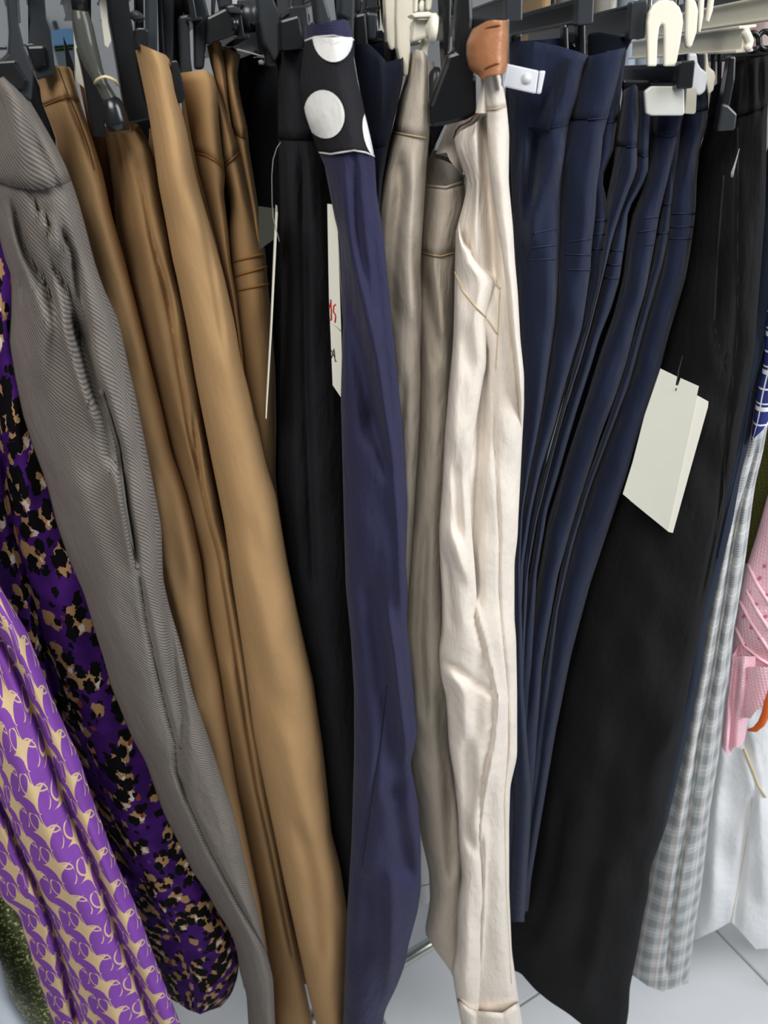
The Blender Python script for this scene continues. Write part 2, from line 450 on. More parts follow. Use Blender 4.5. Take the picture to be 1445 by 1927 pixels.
        # uv in metres
        mid = Pt[int(s.nt*(.78 if s.seed in (1, 3, 33, 36) else .34))]; du = np.linalg.norm(np.diff(mid[:, :2], axis=0), axis=1); u = np.concatenate([[0], np.cumsum(du)])
        u = u-u[nL]
        uv = np.stack([np.broadcast_to(u, Z.shape), Pt[..., 2]], -1).reshape(-1, 2)
        o = link(name, Pt.reshape(-1, 3), grid_faces(s.nt, nc, closed), mat, parent, uv)
        if label: o['label'] = label
        s.low = Zb.min(); return o
    def strip(s, name, lower, mat, parent, off=.0014, q0=0.0, q1=1.0, upper=None, n=40, rows=9):
        """a band of cloth lying on the panel from its top edge down to `lower` [(s, y)...]"""
        q = np.linspace(q0, q1, n); lx, ly = zip(*lower); tx, ty = zip(*(upper or s.top))
        yl = np.interp(q, lx, ly); yt = np.interp(q, tx, ty); t = np.linspace(0, 1, rows)
        rowsP = []
        tt = [0]+list(t)+[1]; offs = [-.001]+[off]*rows+[-.001]
        for a, o_ in zip(tt, offs):
            y = yt+(yl-yt)*a; x = s.L(y)+q*(s.R(y)-s.L(y)); rowsP.append(s.P(x, y, o_))
        Pt = np.array(rowsP); u = np.concatenate([[0], np.cumsum(np.linalg.norm(np.diff(Pt[rows//2], axis=0), axis=1))])
        uv = np.stack([np.broadcast_to(u, Pt.shape[:2]), Pt[..., 2]], -1).reshape(-1, 2)
        return link(name, Pt.reshape(-1, 3), grid_faces(len(tt), n), mat, parent, uv)
    def line(s, name, pts, mat, parent, r=.0005, off=.0004, n=40):
        p = np.array(pts, float); d = np.concatenate([[0], np.cumsum(np.linalg.norm(np.diff(p, axis=0), axis=1))])
        k = np.linspace(0, d[-1], n); x = np.interp(k, d, p[:, 0]); y = np.interp(k, d, p[:, 1])
        return tube(name, s.P(x, y, off), r, mat, parent, 5)
    def sline(s, name, a, b, mat, parent, r=.0005, off=.0004, n=24):
        """across the panel, a and b given as (s, y)"""
        q = np.linspace(a[0], b[0], n); y = np.linspace(a[1], b[1], n); x = s.L(y)+q*(s.R(y)-s.L(y))
        return tube(name, s.P(x, y, off), r, mat, parent, 5)
    def patch(s, name, pts, mat, parent, off=.001, th=.0008):
        """a flat piece lying on the panel, outline in photo pixels"""
        p = np.array(pts, float); c = p.mean(0); n = len(p); V = []; F = []
        RG = (0.01, .3, .55, .75, .88, .95, 1.0)
        for r in RG:
            for k in range(n): V.append(c+(p[k]-c)*r)
        V = np.array(V); A = s.P(V[:, 0], V[:, 1], off); B = s.P(p[:, 0], p[:, 1], off-th)
        P_ = np.vstack([A, B]) if th else A; uv = np.stack([P_[:, 0], P_[:, 2]], -1)
        for i in range(len(RG) if th else len(RG)-1):
            for k in range(n): F.append((i*n+k, i*n+(k+1) % n, (i+1)*n+(k+1) % n, (i+1)*n+k))
        return link(name, P_, F, mat, parent, uv)

def rear(p, g, mat, wl=20, wr=42, dY=.092, y0=10, low=None):
    """the far half of the same pair of trousers, hanging behind the near fold"""
    t = max(y for _, y in p.top)+y0; b = max(y for _, y in p.bot) if low is None else low
    ys = np.linspace(t-20, b+30, 34); Y = p.Yn+dY
    pb = W(p.L(b), b, p.Yn)+np.array([0, dY, 0]); _, bb = proj(pb)
    q = Panel([(float(p.L(y))-wl*min(1, (y-t+20)/120), y) for y in ys], [(max(float(p.R(y))-wr, float(p.L(y))-wl+18), y) for y in ys], t, float(bb), Y, s0=.5, dl=.014, dr=.014, seed=p.seed+200, nt=60, back=.045, nz=.0008)
    q.build('rear_leg', M[mat], g)
def YN(px): return .46+.085*px/1445.
def base_of(p):   # a point under the garment's near fold
    y = np.interp(p.s0, *zip(*p.bot)); q = p.P(p.L(y)+p.s0*(p.R(y)-p.L(y)), y); return q
def garment(name, p, label, cat='trousers'):
    group = 'trousers hanging on the rail' if cat == 'trousers' else None
    return thing(name, base_of(p), label, cat, group)

# ---------------------------------------------------------------- purple star print skirt
p = Panel([(-470, 100), (-280, 600), (-110, 1000), (-50, 1500), (0, 1690), (35, 1721), (45, 1759), (66, 1825), (86, 1887), (100, 1927)],
          [(-400, 100), (-200, 600), (-40, 1010), (0, 1104), (52, 1190), (100, 1318), (150, 1427), (170, 1491), (194, 1555), (221, 1628), (256, 1704), (287, 1790), (313, 1860), (340, 1927)],
          100, 2010, .43, s0=.62, dl=.03, dr=.02, seed=1, nz=.001, folds=[
    ([(-10, 1180), (21, 1239), (45, 1294), (76, 1374), (107, 1464), (138, 1541), (166, 1600), (194, 1669), (221, 1756), (253, 1832), (287, 1918), (310, 1990)], 9, -.016),
    ([(0, 1125), (60, 1280), (140, 1460), (190, 1600), (250, 1760), (300, 1870), (340, 1980)], 24, .006),
    ([(-30, 1300), (20, 1400), (60, 1500), (110, 1610), (150, 1700), (190, 1820), (230, 1960)], 34, .010),
    ([(-40, 1400), (0, 1513), (21, 1562), (45, 1621), (73, 1676), (100, 1745), (114, 1794), (128, 1856), (145, 1927)], 8, -.02)])
g = garment('printed_skirt', p, 'purple skirt with a beige star and loop print at the lower left', 'skirt')
p.build('skirt_panel', M['star'], g)
# ---------------------------------------------------------------- leopard dress
p = Panel([(-200, 110), (-130, 420), (-80, 1000), (-30, 1200), (60, 1400), (140, 1560), (230, 1740), (290, 1830), (311, 1863)],
          [(-70, 110), (-10, 250), (40, 420), (60, 600), (110, 900), (180, 1100), (240, 1300), (300, 1450), (360, 1600), (408, 1714), (439, 1759), (450, 1808), (447, 1840), (434, 1875), (405, 1905)],
          110, [(0, 1850), (.15, 1880), (.4, 1900), (.7, 1909), (1, 1895)], .50, s0=.6, dl=.03, dr=.03, seed=2, folds=[
    ([(5, 860), (24, 1020), (48, 1093), (69, 1166), (90, 1256), (114, 1332), (170, 1480), (240, 1650)], 7, -.012),
    ([(100, 1100), (180, 1330), (260, 1560), (330, 1750)], 34, .008), ([(0, 560), (20, 760), (60, 1000)], 18, .006)])
g = garment('leopard_dress', p, 'purple, black and tan leopard print dress behind the grey trousers', 'dress')
p.build('dress_panel', M['leopard'], g); 
# ---------------------------------------------------------------- green sequin top
p = Panel([(-870, 100), (-80, 1650), (-60, 1760), (0, 1830), (20, 1880), (45, 1927)], [(-790, 100), (20, 1650), (60, 1740), (90, 1840), (130, 1927)], 100, 1990, .53, s0=.5, dl=.02, dr=.02, seed=3, nt=60)
g = garment('sequin_top', p, 'dark green sequined top at the bottom left corner', 'top'); p.build('sequin_cloth', M['sequin'], g)
p = Panel([(-960, 100), (-90, 1780), (-60, 1990)], [(-890, 100), (-8, 1780), (2, 1810), (8, 1840), (20, 1880), (52, 1927)], 100, 1990, .475, s0=.5, dl=.02, dr=.02, seed=5, nt=40, nz=.003)
g = garment('fluffy_garment', p, 'pale fluffy garment peeking in at the bottom left corner', 'garment'); p.build('fluffy_cloth', M['fur'], g)

# ---------------------------------------------------------------- grey trousers
GL = [(-30, 140), (-30, 330), (-12, 400), (7, 485), (21, 519), (21, 588), (17, 644), (28, 710), (42, 779), (62, 841), (87, 910), (107, 990), (131, 1056), (156, 1114), (176, 1180), (194, 1239), (208, 1291), (228, 1339), (249, 1391), (273, 1432), (291, 1484), (308, 1531), (343, 1600), (363, 1642), (388, 1676), (408, 1714), (433, 1752), (446, 1790), (450, 1825), (464, 1873), (467, 1927)]
GR = [(8, 143), (20, 155), (53, 184), (79, 229), (103, 271), (126, 316), (147, 376), (163, 434), (176, 486), (194, 540), (225, 606), (239, 675), (256, 744), (273, 831), (287, 900), (304, 990), (307, 1090), (318, 1138), (343, 1221), (363, 1304), (388, 1374), (422, 1479), (443, 1541), (464, 1635), (484, 1711), (500, 1785), (514, 1840), (518, 1927)]
grey = Panel(GL, GR, [(0, 152), (.5, 150), (1, 143)], 2010, .445, s0=.7, dl=.045, dr=.022, seed=4, nz=.0012, folds=[
    ([(-10, 345), (10, 347)], 30, -.0), 
    ([(30, 395), (45, 470), (85, 530), (110, 590)], 8, -0.0135), ([(70, 400), (90, 440), (120, 470)], 10, 0.0108),
    ([(60, 372), (85, 420), (130, 450), (140, 500), (150, 560), (165, 640)], 8, -0.0108), ([(20, 430), (50, 520), (62, 560), (95, 620)], 12, 0.0095),
    ([(110, 560), (125, 640), (150, 720), (180, 800)], 9, 0.0095), ([(140, 600), (165, 680), (190, 780), (215, 880)], 10, -0.0162),
    ([(100, 500), (135, 560), (150, 640)], 7, -0.0108), ([(194, 734), (225, 841), (239, 952), (256, 1059)], 6, -0.0121),
    ([(180, 760), (212, 860), (228, 960), (248, 1060)], 9, 0.0081), ([(60, 560), (80, 640), (75, 720)], 16, 0.0081), ([(30, 520), (60, 560), (75, 600)], 8, -0.0095),
    ([(263, 1090), (277, 1173), (298, 1277), (315, 1346), (329, 1398), (332, 1453), (363, 1531), (398, 1607), (450, 1704), (500, 1794)], 6, -0.0054),
    ([(315, 1150), (330, 1260), (345, 1350), (340, 1440), (350, 1500)], 8, -0.0068), ([(150, 900), (200, 1100), (260, 1300), (330, 1500)], 30, 0.0054),
    ([(15, 160), (30, 250), (20, 320)], 22, 0.0054), ([(60, 250), (85, 300), (110, 350)], 9, -0.0054), ([(0, 345), (50, 352)], 300, 0)])
g = garment('corduroy_trousers', grey, 'grey ribbed twill trousers with gathered waist, leftmost of the trousers')
grey.build('trouser_leg', M['grey'], g)
grey.strip('waistband', [(0, 335), (.3, 352), (.6, 358), (1, 340)], M['grey'], g, .004)
grey.line('side_seam', [(263, 1085), (277, 1173), (298, 1277), (315, 1346), (329, 1398), (332, 1453), (363, 1531), (398, 1607), (450, 1704), (484, 1759), (505, 1800)], M['grey_thread'], g, .0006, .0002, 70)
grey.line('pocket_edge', [(190, 734), (221, 841), (234, 952), (246, 1020), (260, 1070)], M['grey'], g, .0018, .0005, 50)

# ---------------------------------------------------------------- tan trousers
def tan_set(p, label, name='tan_trousers', mat='tan', seam=None, wb=None, wbm=None, q=(0, 1)):
    g = garment(name, p, label); p.build('trouser_leg', M[mat], g); rear(p, g, mat, y0=130)
    if wb:
        p.strip('waistband', wb, M[mat], g, .0013, *q)
        p.strip('waist_seam', [(a, y+2.2) for a, y in wb], M['tan_thread'] if 'tan' in mat else wbm, g, .0017, *q, upper=wb, rows=3)
    return g
t1 = Panel([(60, 131), (74, 158), (79, 197), (105, 258), (112, 350), (150, 500), (195, 700), (240, 900), (280, 1100), (360, 1400), (455, 1700), (500, 1927)],
           [(133, 121), (137, 137), (150, 189), (174, 260), (195, 329), (208, 395), (234, 487), (263, 599), (280, 671), (301, 754), (322, 848), (346, 917), (363, 979), (379, 1060), (391, 1156), (408, 1242), (422, 1329), (436, 1415), (450, 1500), (470, 1600), (490, 1700), (505, 1800), (515, 1927)],
           [(0, 133), (.4, 121), (.95, 126), (1, 134)], 2000, .497, s0=.6, dl=.035, dr=.02, seed=6, folds=[
    ([(126, 182), (140, 215), (160, 260), (172, 300)], 5, -.005), ([(170, 300), (200, 420), (240, 560), (280, 720)], 16, .003),
    ([(330, 900), (350, 1000), (362, 1100)], 14, .003), ([(290, 900), (320, 1100), (370, 1350)], 14, .003)])
g = tan_set(t1, 'tan twill trousers next to the grey pair, with a dark seam at the waist corner', wb=[(0, 199), (.45, 186), (.75, 180), (1, 190)])
t1.line('side_seam', [(110, 128), (118, 150), (128, 178), (146, 220), (166, 275), (178, 320)], M['brown_thread'], g, .00035, .0014, 30)
t2 = Panel([(192, 237), (205, 297), (218, 368), (226, 434), (238, 487), (245, 560), (268, 680), (288, 760), (308, 850), (330, 920), (362, 1040), (372, 1160), (385, 1260), (400, 1340), (425, 1480), (455, 1640), (490, 1800), (510, 1927)],
           [(262, 236), (270, 248), (284, 276), (295, 329), (302, 381), (316, 447), (325, 502), (343, 571), (360, 665), (374, 744), (384, 813), (398, 883), (415, 969), (436, 1056), (439, 1090), (457, 1190), (474, 1294), (495, 1415), (500, 1458), (525, 1611), (541, 1703), (566, 1819), (589, 1927)],
           [(0, 240), (.5, 251), (.7, 250), (1, 234)], 2000, .512, s0=.72, dl=.04, dr=.02, seed=7, rise=.004, sb=.6, folds=[
    ([(229, 252), (252, 302), (268, 355), (279, 408), (284, 447), (311, 547), (332, 658), (346, 744), (360, 838), (374, 889), (391, 969), (412, 1038), (426, 1121), (446, 1242), (464, 1363), (484, 1484), (508, 1590), (550, 1800)], 4, -.0035),
    ([(287, 457), (310, 520), (325, 600)], 6, -.006), ([(366, 800), (372, 860), (376, 893)], 5, -.007), ([(340, 780), (360, 860), (372, 900)], 9, .004),
    ([(240, 300), (262, 400), (280, 500), (310, 640), (340, 800)], 12, .003), ([(430, 1250), (460, 1420), (500, 1620), (540, 1800)], 14, .006)])
g = tan_set(t2, 'tan trousers held by a clear clip with a black rubber tip')
t2.line('side_seam', [(231, 252), (252, 302), (268, 355), (279, 408), (284, 447), (311, 547), (332, 658), (346, 744), (360, 838), (374, 889), (391, 969), (412, 1038), (426, 1121), (446, 1242), (464, 1363), (484, 1484), (508, 1590), (550, 1800)], M['tan_thread'], g, .0004, .0001, 90)
t3 = Panel([(254, 92), (266, 147), (279, 210), (289, 276), (297, 342), (310, 408), (324, 487), (332, 519), (353, 623), (367, 710), (384, 796), (401, 883), (422, 986), (436, 1090), (446, 1156), (464, 1277), (477, 1381), (498, 1484), (520, 1590), (537, 1673), (554, 1748), (578, 1860), (595, 1927)],
           [(312, 100), (320, 110), (331, 171), (350, 237), (363, 302), (379, 368), (400, 440), (422, 519), (443, 613), (453, 675), (471, 744), (488, 813), (502, 876), (520, 930), (540, 1050), (560, 1150), (590, 1280), (608, 1404), (618, 1499), (624, 1566), (641, 1632), (653, 1715), (649, 1840), (647, 1927)],
           [(0, 95), (.2, 82), (.5, 89), (.95, 103), (1, 112)], 2000, .465, s0=.6, dl=.035, dr=.03, seed=8, folds=[
    ([(360, 320), (385, 420), (400, 520), (420, 640)], 6, -.003), ([(300, 250), (330, 420), (370, 640), (420, 860), (470, 1080), (520, 1300)], 22, .003),
    ([(540, 1380), (560, 1480), (580, 1580)], 20, .003), ([(560, 1550), (585, 1650), (600, 1800)], 14, -.004)])
g = tan_set(t3, 'wide tan twill trousers in front, the largest of the tan pairs')
t4a = Panel([(330, 134), (345, 170), (358, 250), (372, 320), (388, 376), (400, 426), (415, 494), (430, 560), (440, 620), (450, 700)],
            [(398, 133), (408, 158), (413, 237), (421, 308), (424, 329), (421, 363), (429, 431), (434, 494), (445, 560), (455, 650), (460, 700)],
            [(0, 138), (.85, 131), (1, 142)], 800, .50, s0=.65, dl=.03, dr=.014, seed=9, nt=70, back=.1)
t4 = Panel([(385, 150), (405, 200), (416, 290), (424, 340), (432, 400), (428, 450), (430, 494), (436, 560), (450, 700), (465, 800), (490, 960), (530, 1150), (570, 1400)],
           [(402, 137), (408, 158), (431, 218), (452, 284), (468, 355), (484, 421), (500, 494), (510, 590), (518, 700), (520, 800), (518, 900), (530, 1000), (556, 1150), (582, 1280), (598, 1400)],
           [(0, 140), (1, 145)], 1480, .515, s0=.5, dl=.02, dr=.03, seed=10, nt=100, folds=[([(424, 340), (432, 380), (426, 420)], 9, -.012)])
g = garment('tan_trousers', t4, 'tan trousers with a welt back pocket and hooped waistband, right of the wide pair')
t4.build('trouser_leg', M['tan2'], g); rear(t4a, g, 'tan2', dY=.07, wl=14, wr=4); t4a.build('front_panel', M['tan2'], g)
t4a.strip('waistband', [(0, 286), (.35, 290), (.75, 302), (1, 316)], M['tan2'], g, .0013)
t4a.strip('waist_seam', [(0, 289), (.35, 293), (.75, 305), (1, 319)], M['tan_thread'], g, .0017, upper=[(0, 286), (.35, 290), (.75, 302), (1, 316)], rows=3)
t4.strip('waistband', [(0, 312), (1, 284)], M['tan2'], g, .0013); t4.strip('waist_seam', [(0, 315), (1, 287)], M['tan_thread'], g, .0017, upper=[(0, 312), (1, 284)], rows=3)
for a, b in (((436, 492), (498, 478)), ((439, 520), (502, 502)), ((443, 547), (505, 534))): t4.line('pocket_welt', [a, b], M['tan_thread'], g, .0008, .0004)
t5a = Panel([(389, 84), (396, 120), (410, 170), (420, 200), (435, 260)], [(416, 79), (421, 110), (426, 150), (430, 197), (440, 260)], [(0, 86), (.8, 77), (1, 80)], 330, .525, s0=.6, dl=.02, dr=.01, seed=11, nt=40, back=.06)
t5 = Panel([(414, 87), (420, 130), (428, 190), (440, 250), (450, 300), (470, 400), (490, 700), (505, 1000), (550, 1300)], [(453, 100), (452, 112), (445, 137), (455, 197), (466, 240), (467, 260), (468, 276), (481, 355), (487, 395), (500, 480), (510, 620), (516, 900), (530, 1000), (558, 1150), (584, 1280), (598, 1400)],
           [(0, 86), (.4, 90), (1, 104)], 1400, .53, s0=.5, dl=.02, dr=.02, seed=12, nt=70)
g = garment('tan_trousers', t5, 'brown tan trousers rearmost of the tan pairs, split into two strips at the waist')
t5.build('trouser_leg', M['tan2'], g); t5a.build('front_panel', M['tan2'], g); t5.strip('waistband', [(0, 252), (.5, 258), (1, 260)], M['tan2'], g, .0013)

# ---------------------------------------------------------------- black and charcoal trousers
p = Panel([(415, 150), (405, 300), (425, 500), (480, 800), (510, 1100), (560, 1400), (600, 1600)], [(522, 120), (528, 300), (532, 600), (545, 1000), (600, 1300), (640, 1500), (660, 1650)], 112, 1560, .59, s0=.5, dl=.02, dr=.02, seed=13)  # left edge widened so the shaded hole at the tan waist stays black
g = garment('black_trousers_and_fill', p, 'black trousers in the shadow beside the brown tan pairs'); p.build('trouser_leg', M['black'], g)
p = Panel([(521, 86), (522, 130), (523, 260), (530, 500), (527, 700), (522, 900), (540, 1100), (575, 1300), (605, 1500), (625, 1620), (640, 1760)], [(578, 80), (590, 150), (625, 300), (645, 600), (660, 900), (670, 1200), (690, 1500), (700, 1760)],
          [(0, 88), (1, 80)], 1850, .51, s0=.45, dl=.025, dr=.05, seed=14, folds=[([(570, 300), (575, 700), (590, 1100)], 8, -.006), ([(545, 300), (550, 700), (565, 1100)], 10, .003)])
g = garment('charcoal_trousers', p, 'charcoal black trousers just left of the polka dot waistband')
p.build('trouser_leg', M['char'], g); p.strip('waistband', [(0, 262), (1, 262)], M['char'], g, .0013)

for Lp, Rp, tp, bt, Yn, sd, nm, mt, lab in (  # black rows are added cloth darkening the shaded gaps; the brown pair is real
    ([(40, 150), (52, 200), (80, 300), (100, 400), (140, 560), (200, 800), (260, 1050), (340, 1350)], [(78, 150), (108, 240), (128, 330), (150, 420), (190, 560), (245, 800), (300, 1050), (380, 1350)], 150, 1400, .565, 60, 'black_trousers_and_fill', 'black', 'added black filler cloth for the shade between the grey and the first tan pair'),
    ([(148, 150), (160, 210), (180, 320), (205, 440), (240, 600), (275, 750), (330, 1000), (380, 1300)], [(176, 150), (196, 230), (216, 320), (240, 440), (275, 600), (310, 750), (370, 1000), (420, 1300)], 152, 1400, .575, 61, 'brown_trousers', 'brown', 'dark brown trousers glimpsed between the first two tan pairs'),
    ([(222, 130), (250, 220), (280, 330), (300, 440), (330, 600), (390, 900), (440, 1200)], [(300, 130), (312, 220), (325, 330), (340, 440), (375, 600), (440, 900), (490, 1200)], 130, 1350, .585, 62, 'black_trousers_and_fill', 'black', 'added black filler cloth for the shade behind the widest tan pair')):
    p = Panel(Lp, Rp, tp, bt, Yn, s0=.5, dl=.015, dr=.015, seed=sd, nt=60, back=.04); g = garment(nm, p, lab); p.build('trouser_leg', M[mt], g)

# ---------------------------------------------------------------- indigo trousers with polka dot waistband
PL = [(572, 40), (574, 76), (568, 118), (563, 163), (574, 218), (599, 287), (608, 300), (624, 381), (637, 447), (645, 600), (641, 750), (645, 900), (650, 1100), (660, 1200), (666, 1300), (666, 1425), (661, 1590), (653, 1715), (649, 1840), (647, 1927)]
PR = [(655, 34), (667, 76), (666, 105), (673, 147), (683, 197), (696, 250), (705, 293), (709, 368), (720, 428), (733, 558), (743, 661), (751, 739), (757, 800), (767, 949), (764, 1058), (768, 1120), (765, 1173), (772, 1229), (778, 1300), (786, 1383), (772, 1437), (786, 1508), (792, 1590), (792, 1674), (786, 1715), (769, 1777), (761, 1819), (745, 1860), (724, 1902), (718, 1940)]
ind = Panel(PL, PR, [(0, 47), (.3, 46), (.9, 36), (1, 40)], 2010, .438, s0=.62, dl=.03, dr=.02, seed=15, nz=.0015, folds=[
    ([(650, 330), (655, 450), (690, 590), (715, 700), (738, 860), (752, 1020), (756, 1150)], 9, .007), ([(628, 420), (650, 560), (672, 640), (692, 740), (700, 820)], 20, -.014),
    ([(690, 300), (705, 480), (722, 640), (738, 800)], 8, -.003), ([(668, 300), (672, 420), (690, 520)], 7, -.004), ([(700, 760), (712, 830), (735, 900)], 12, -.006),
    ([(730, 1150), (745, 1250), (755, 1330), (765, 1430)], 8, .006), ([(700, 1100), (715, 1250), (735, 1400), (750, 1500)], 22, -.012), ([(725, 1300), (712, 1420), (690, 1560), (675, 1660)], 5, -.003),
    ([(740, 1480), (755, 1570), (770, 1650)], 16, -.010), ([(735, 1640), (740, 1780), (730, 1900)], 14, .006), ([(690, 1650), (690, 1800)], 14, -.004)])
g = garment('indigo_trousers', ind, 'indigo blue trousers with a black polka dot waistband'); ind.build('trouser_leg', M['indigo'], g)
def arc(cx, cy, rx, ry, rot=0, n=28, clip=None):
    out = []
    for k in range(n):
        t = 2*math.pi*k/n; x = cx+rx*math.cos(t)*math.cos(rot)-ry*math.sin(t)*math.sin(rot); y = cy+rx*math.cos(t)*math.sin(rot)+ry*math.sin(t)*math.cos(rot)
        if clip: x, y = clip(x, y)
        out.append((x, y))
    return out
UPB = [(0, 77), (.2, 70), (.6, 67), (1, 75)]; LOB = [(0, 287), (.2, 290), (.65, 283), (.85, 287), (1, 294)]
wbd = ind.strip('waistband', LOB, M['polka'], g, .0022, upper=UPB, rows=26, n=90); wbd['label'] = 'black waistband with large white polka dots'
def clipw(x, y):
    x = min(max(x, float(ind.L(y))+1), float(ind.R(y))-1); y = max(y, 70); return x, y
for cx, cy, rx, ry, rot in ((626, 70, 38, 47, -.12), (610, 215, 38, 46, -.2), (699, 253, 15, 42, -.2), (681, 140, 9, 34, -.2)):
    ind.patch('dot', arc(cx, cy, rx, ry, rot, clip=clipw), M['dot'], wbd, .0033, 0)
for nm, Q in (('overlock_stitch', UPB), ('overlock_stitch', LOB)):
    qx, qy = zip(*Q); qs = np.linspace(0, 1, 140); ys = np.interp(qs, qx, qy)+np.where(np.arange(140) % 2, 1.2, -1.2); xs = ind.L(ys)+qs*(ind.R(ys)-ind.L(ys))
    tube(nm, ind.P(xs, ys, .0024), .00024, M['dot'], wbd, 4)
ind.line('crease_seam', [(728, 1290), (715, 1410), (700, 1500), (680, 1640)], M['navy_dark'], g, .0005, .0003)

# ---------------------------------------------------------------- navy trousers with open waist
nvo = Panel([(640, 80), (650, 140), (680, 250), (690, 340), (700, 450), (715, 700), (705, 900), (712, 1300), (716, 1600)], [(759, 108), (759, 147), (749, 195), (736, 250), (726, 302), (719, 342), (714, 420), (730, 700), (740, 900), (748, 1100), (750, 1300), (752, 1600)],
            [(0, 86), (.45, 82), (.6, 100), (.72, 117), (1, 109)], 1560, .475, s0=.75, dl=.03, dr=.015, seed=16, nt=80, back=.09, rise=.008, sb=.55, folds=[([(716, 110), (718, 160), (716, 220)], 7, .004)])
g = garment('navy_trousers', nvo, 'dark navy trousers with an open waist loop, right of the polka dot waistband')
nvo.build('trouser_leg', M['navy_dark'], g); nvo.strip('waistband', [(0, 275), (.6, 276), (1, 268)], M['navy_dark'], g, .0013)

# ---------------------------------------------------------------- beige trousers
b1 = Panel([(773, 98), (765, 145), (751, 184), (738, 247), (728, 276), (712, 329), (704, 395), (705, 500), (720, 600), (728, 700), (738, 850), (745, 950), (742, 1050), (735, 1150)],
           [(800, 95), (805, 104), (807, 158), (808, 258), (804, 289), (801, 342), (796, 421), (792, 487), (791, 510), (795, 587), (791, 665), (792, 720), (789, 809), (782, 918), (778, 980), (770, 1090), (760, 1200)],
           [(0, 100), (.3, 92), (.85, 96), (1, 106)], 1500, .475, s0=.7, dl=.035, dr=.012, seed=17, folds=[
    ([(752, 300), (755, 360), (745, 430), (738, 520), (742, 600)], 14, -.012), ([(775, 300), (772, 450), (775, 600)], 12, .004), ([(760, 720), (755, 800)], 8, -.005)])
g = garment('beige_trousers', b1, 'beige trousers held by the ivory plastic clip'); b1.build('trouser_leg', M['beige'], g); rear(b1, g, 'beige', wl=0, wr=-14, low=1400)
b1.strip('waistband', [(0, 247), (.5, 253), (1, 259)], M['beige'], g, .0013); b1.strip('waist_seam', [(0, 250), (.5, 256), (1, 262)], M['cream_thread'], g, .0017, upper=[(0, 247), (.5, 253), (1, 259)], rows=3)
b2 = Panel([(790, 290), (788, 400), (785, 500), (786, 600), (786, 743), (785, 820), (778, 920), (770, 1000), (762, 1100), (764, 1200), (774, 1300), (776, 1360), (773, 1425), (786, 1500), (798, 1566), (815, 1640), (817, 1694), (807, 1752), (819, 1790), (844, 1831), (861, 1893), (869, 1922)],
           [(876, 327), (880, 337), (880, 395), (868, 426), (860, 473), (857, 520), (855, 600), (850, 700), (846, 800), (838, 950), (834, 1100), (840, 1250), (845, 1400), (868, 1550), (878, 1680), (880, 1850), (890, 1927)],
           [(0, 344), (.15, 347), (.55, 350), (.9, 340), (1, 329)], [(0, 1760), (.3, 1830), (.6, 1890), (1, 1935)], .505, s0=.55, dl=.025, dr=.03, seed=18, back=.05, sb=.5, folds=[
    ([(795, 520), (812, 600), (825, 680)], 14, -.010), ([(838, 420), (830, 470)], 18, .003), ([(815, 480), (828, 560), (835, 640)], 10, .004), ([(800, 1000), (790, 1200), (800, 1350)], 10, -.008), ([(830, 1300), (845, 1500), (850, 1650)], 12, -.008)])
g = garment('beige_trousers', b2, 'beige trousers with a drooping open waistband left of the cream pair'); b2.build('trouser_leg', M['beige'], g)
b2b = Panel([(796, 285), (794, 330), (792, 420)], [(870, 318), (872, 330), (868, 420)], [(0, 290), (.2, 294), (.6, 303), (.85, 312), (1, 322)], 470, .528, s0=.5, dl=.012, dr=.012, seed=118, nt=24, back=.03, nz=0); b2b.build('waistband_back', M['beige'], g)
b2.strip('waistband', [(0, 472), (.4, 479), (.6, 481), (1, 473)], M['beige'], g, .0013); b2.strip('waist_seam', [(0, 475), (.4, 482), (.6, 484), (1, 476)], M['cream_thread'], g, .0017, upper=[(0, 472), (.4, 479), (.6, 481), (1, 473)], rows=3)
b2.strip('waist_rim', [(0, 350), (.15, 352), (.55, 355), (.9, 345), (1, 334)], M['beige'], g, .0022, rows=3)

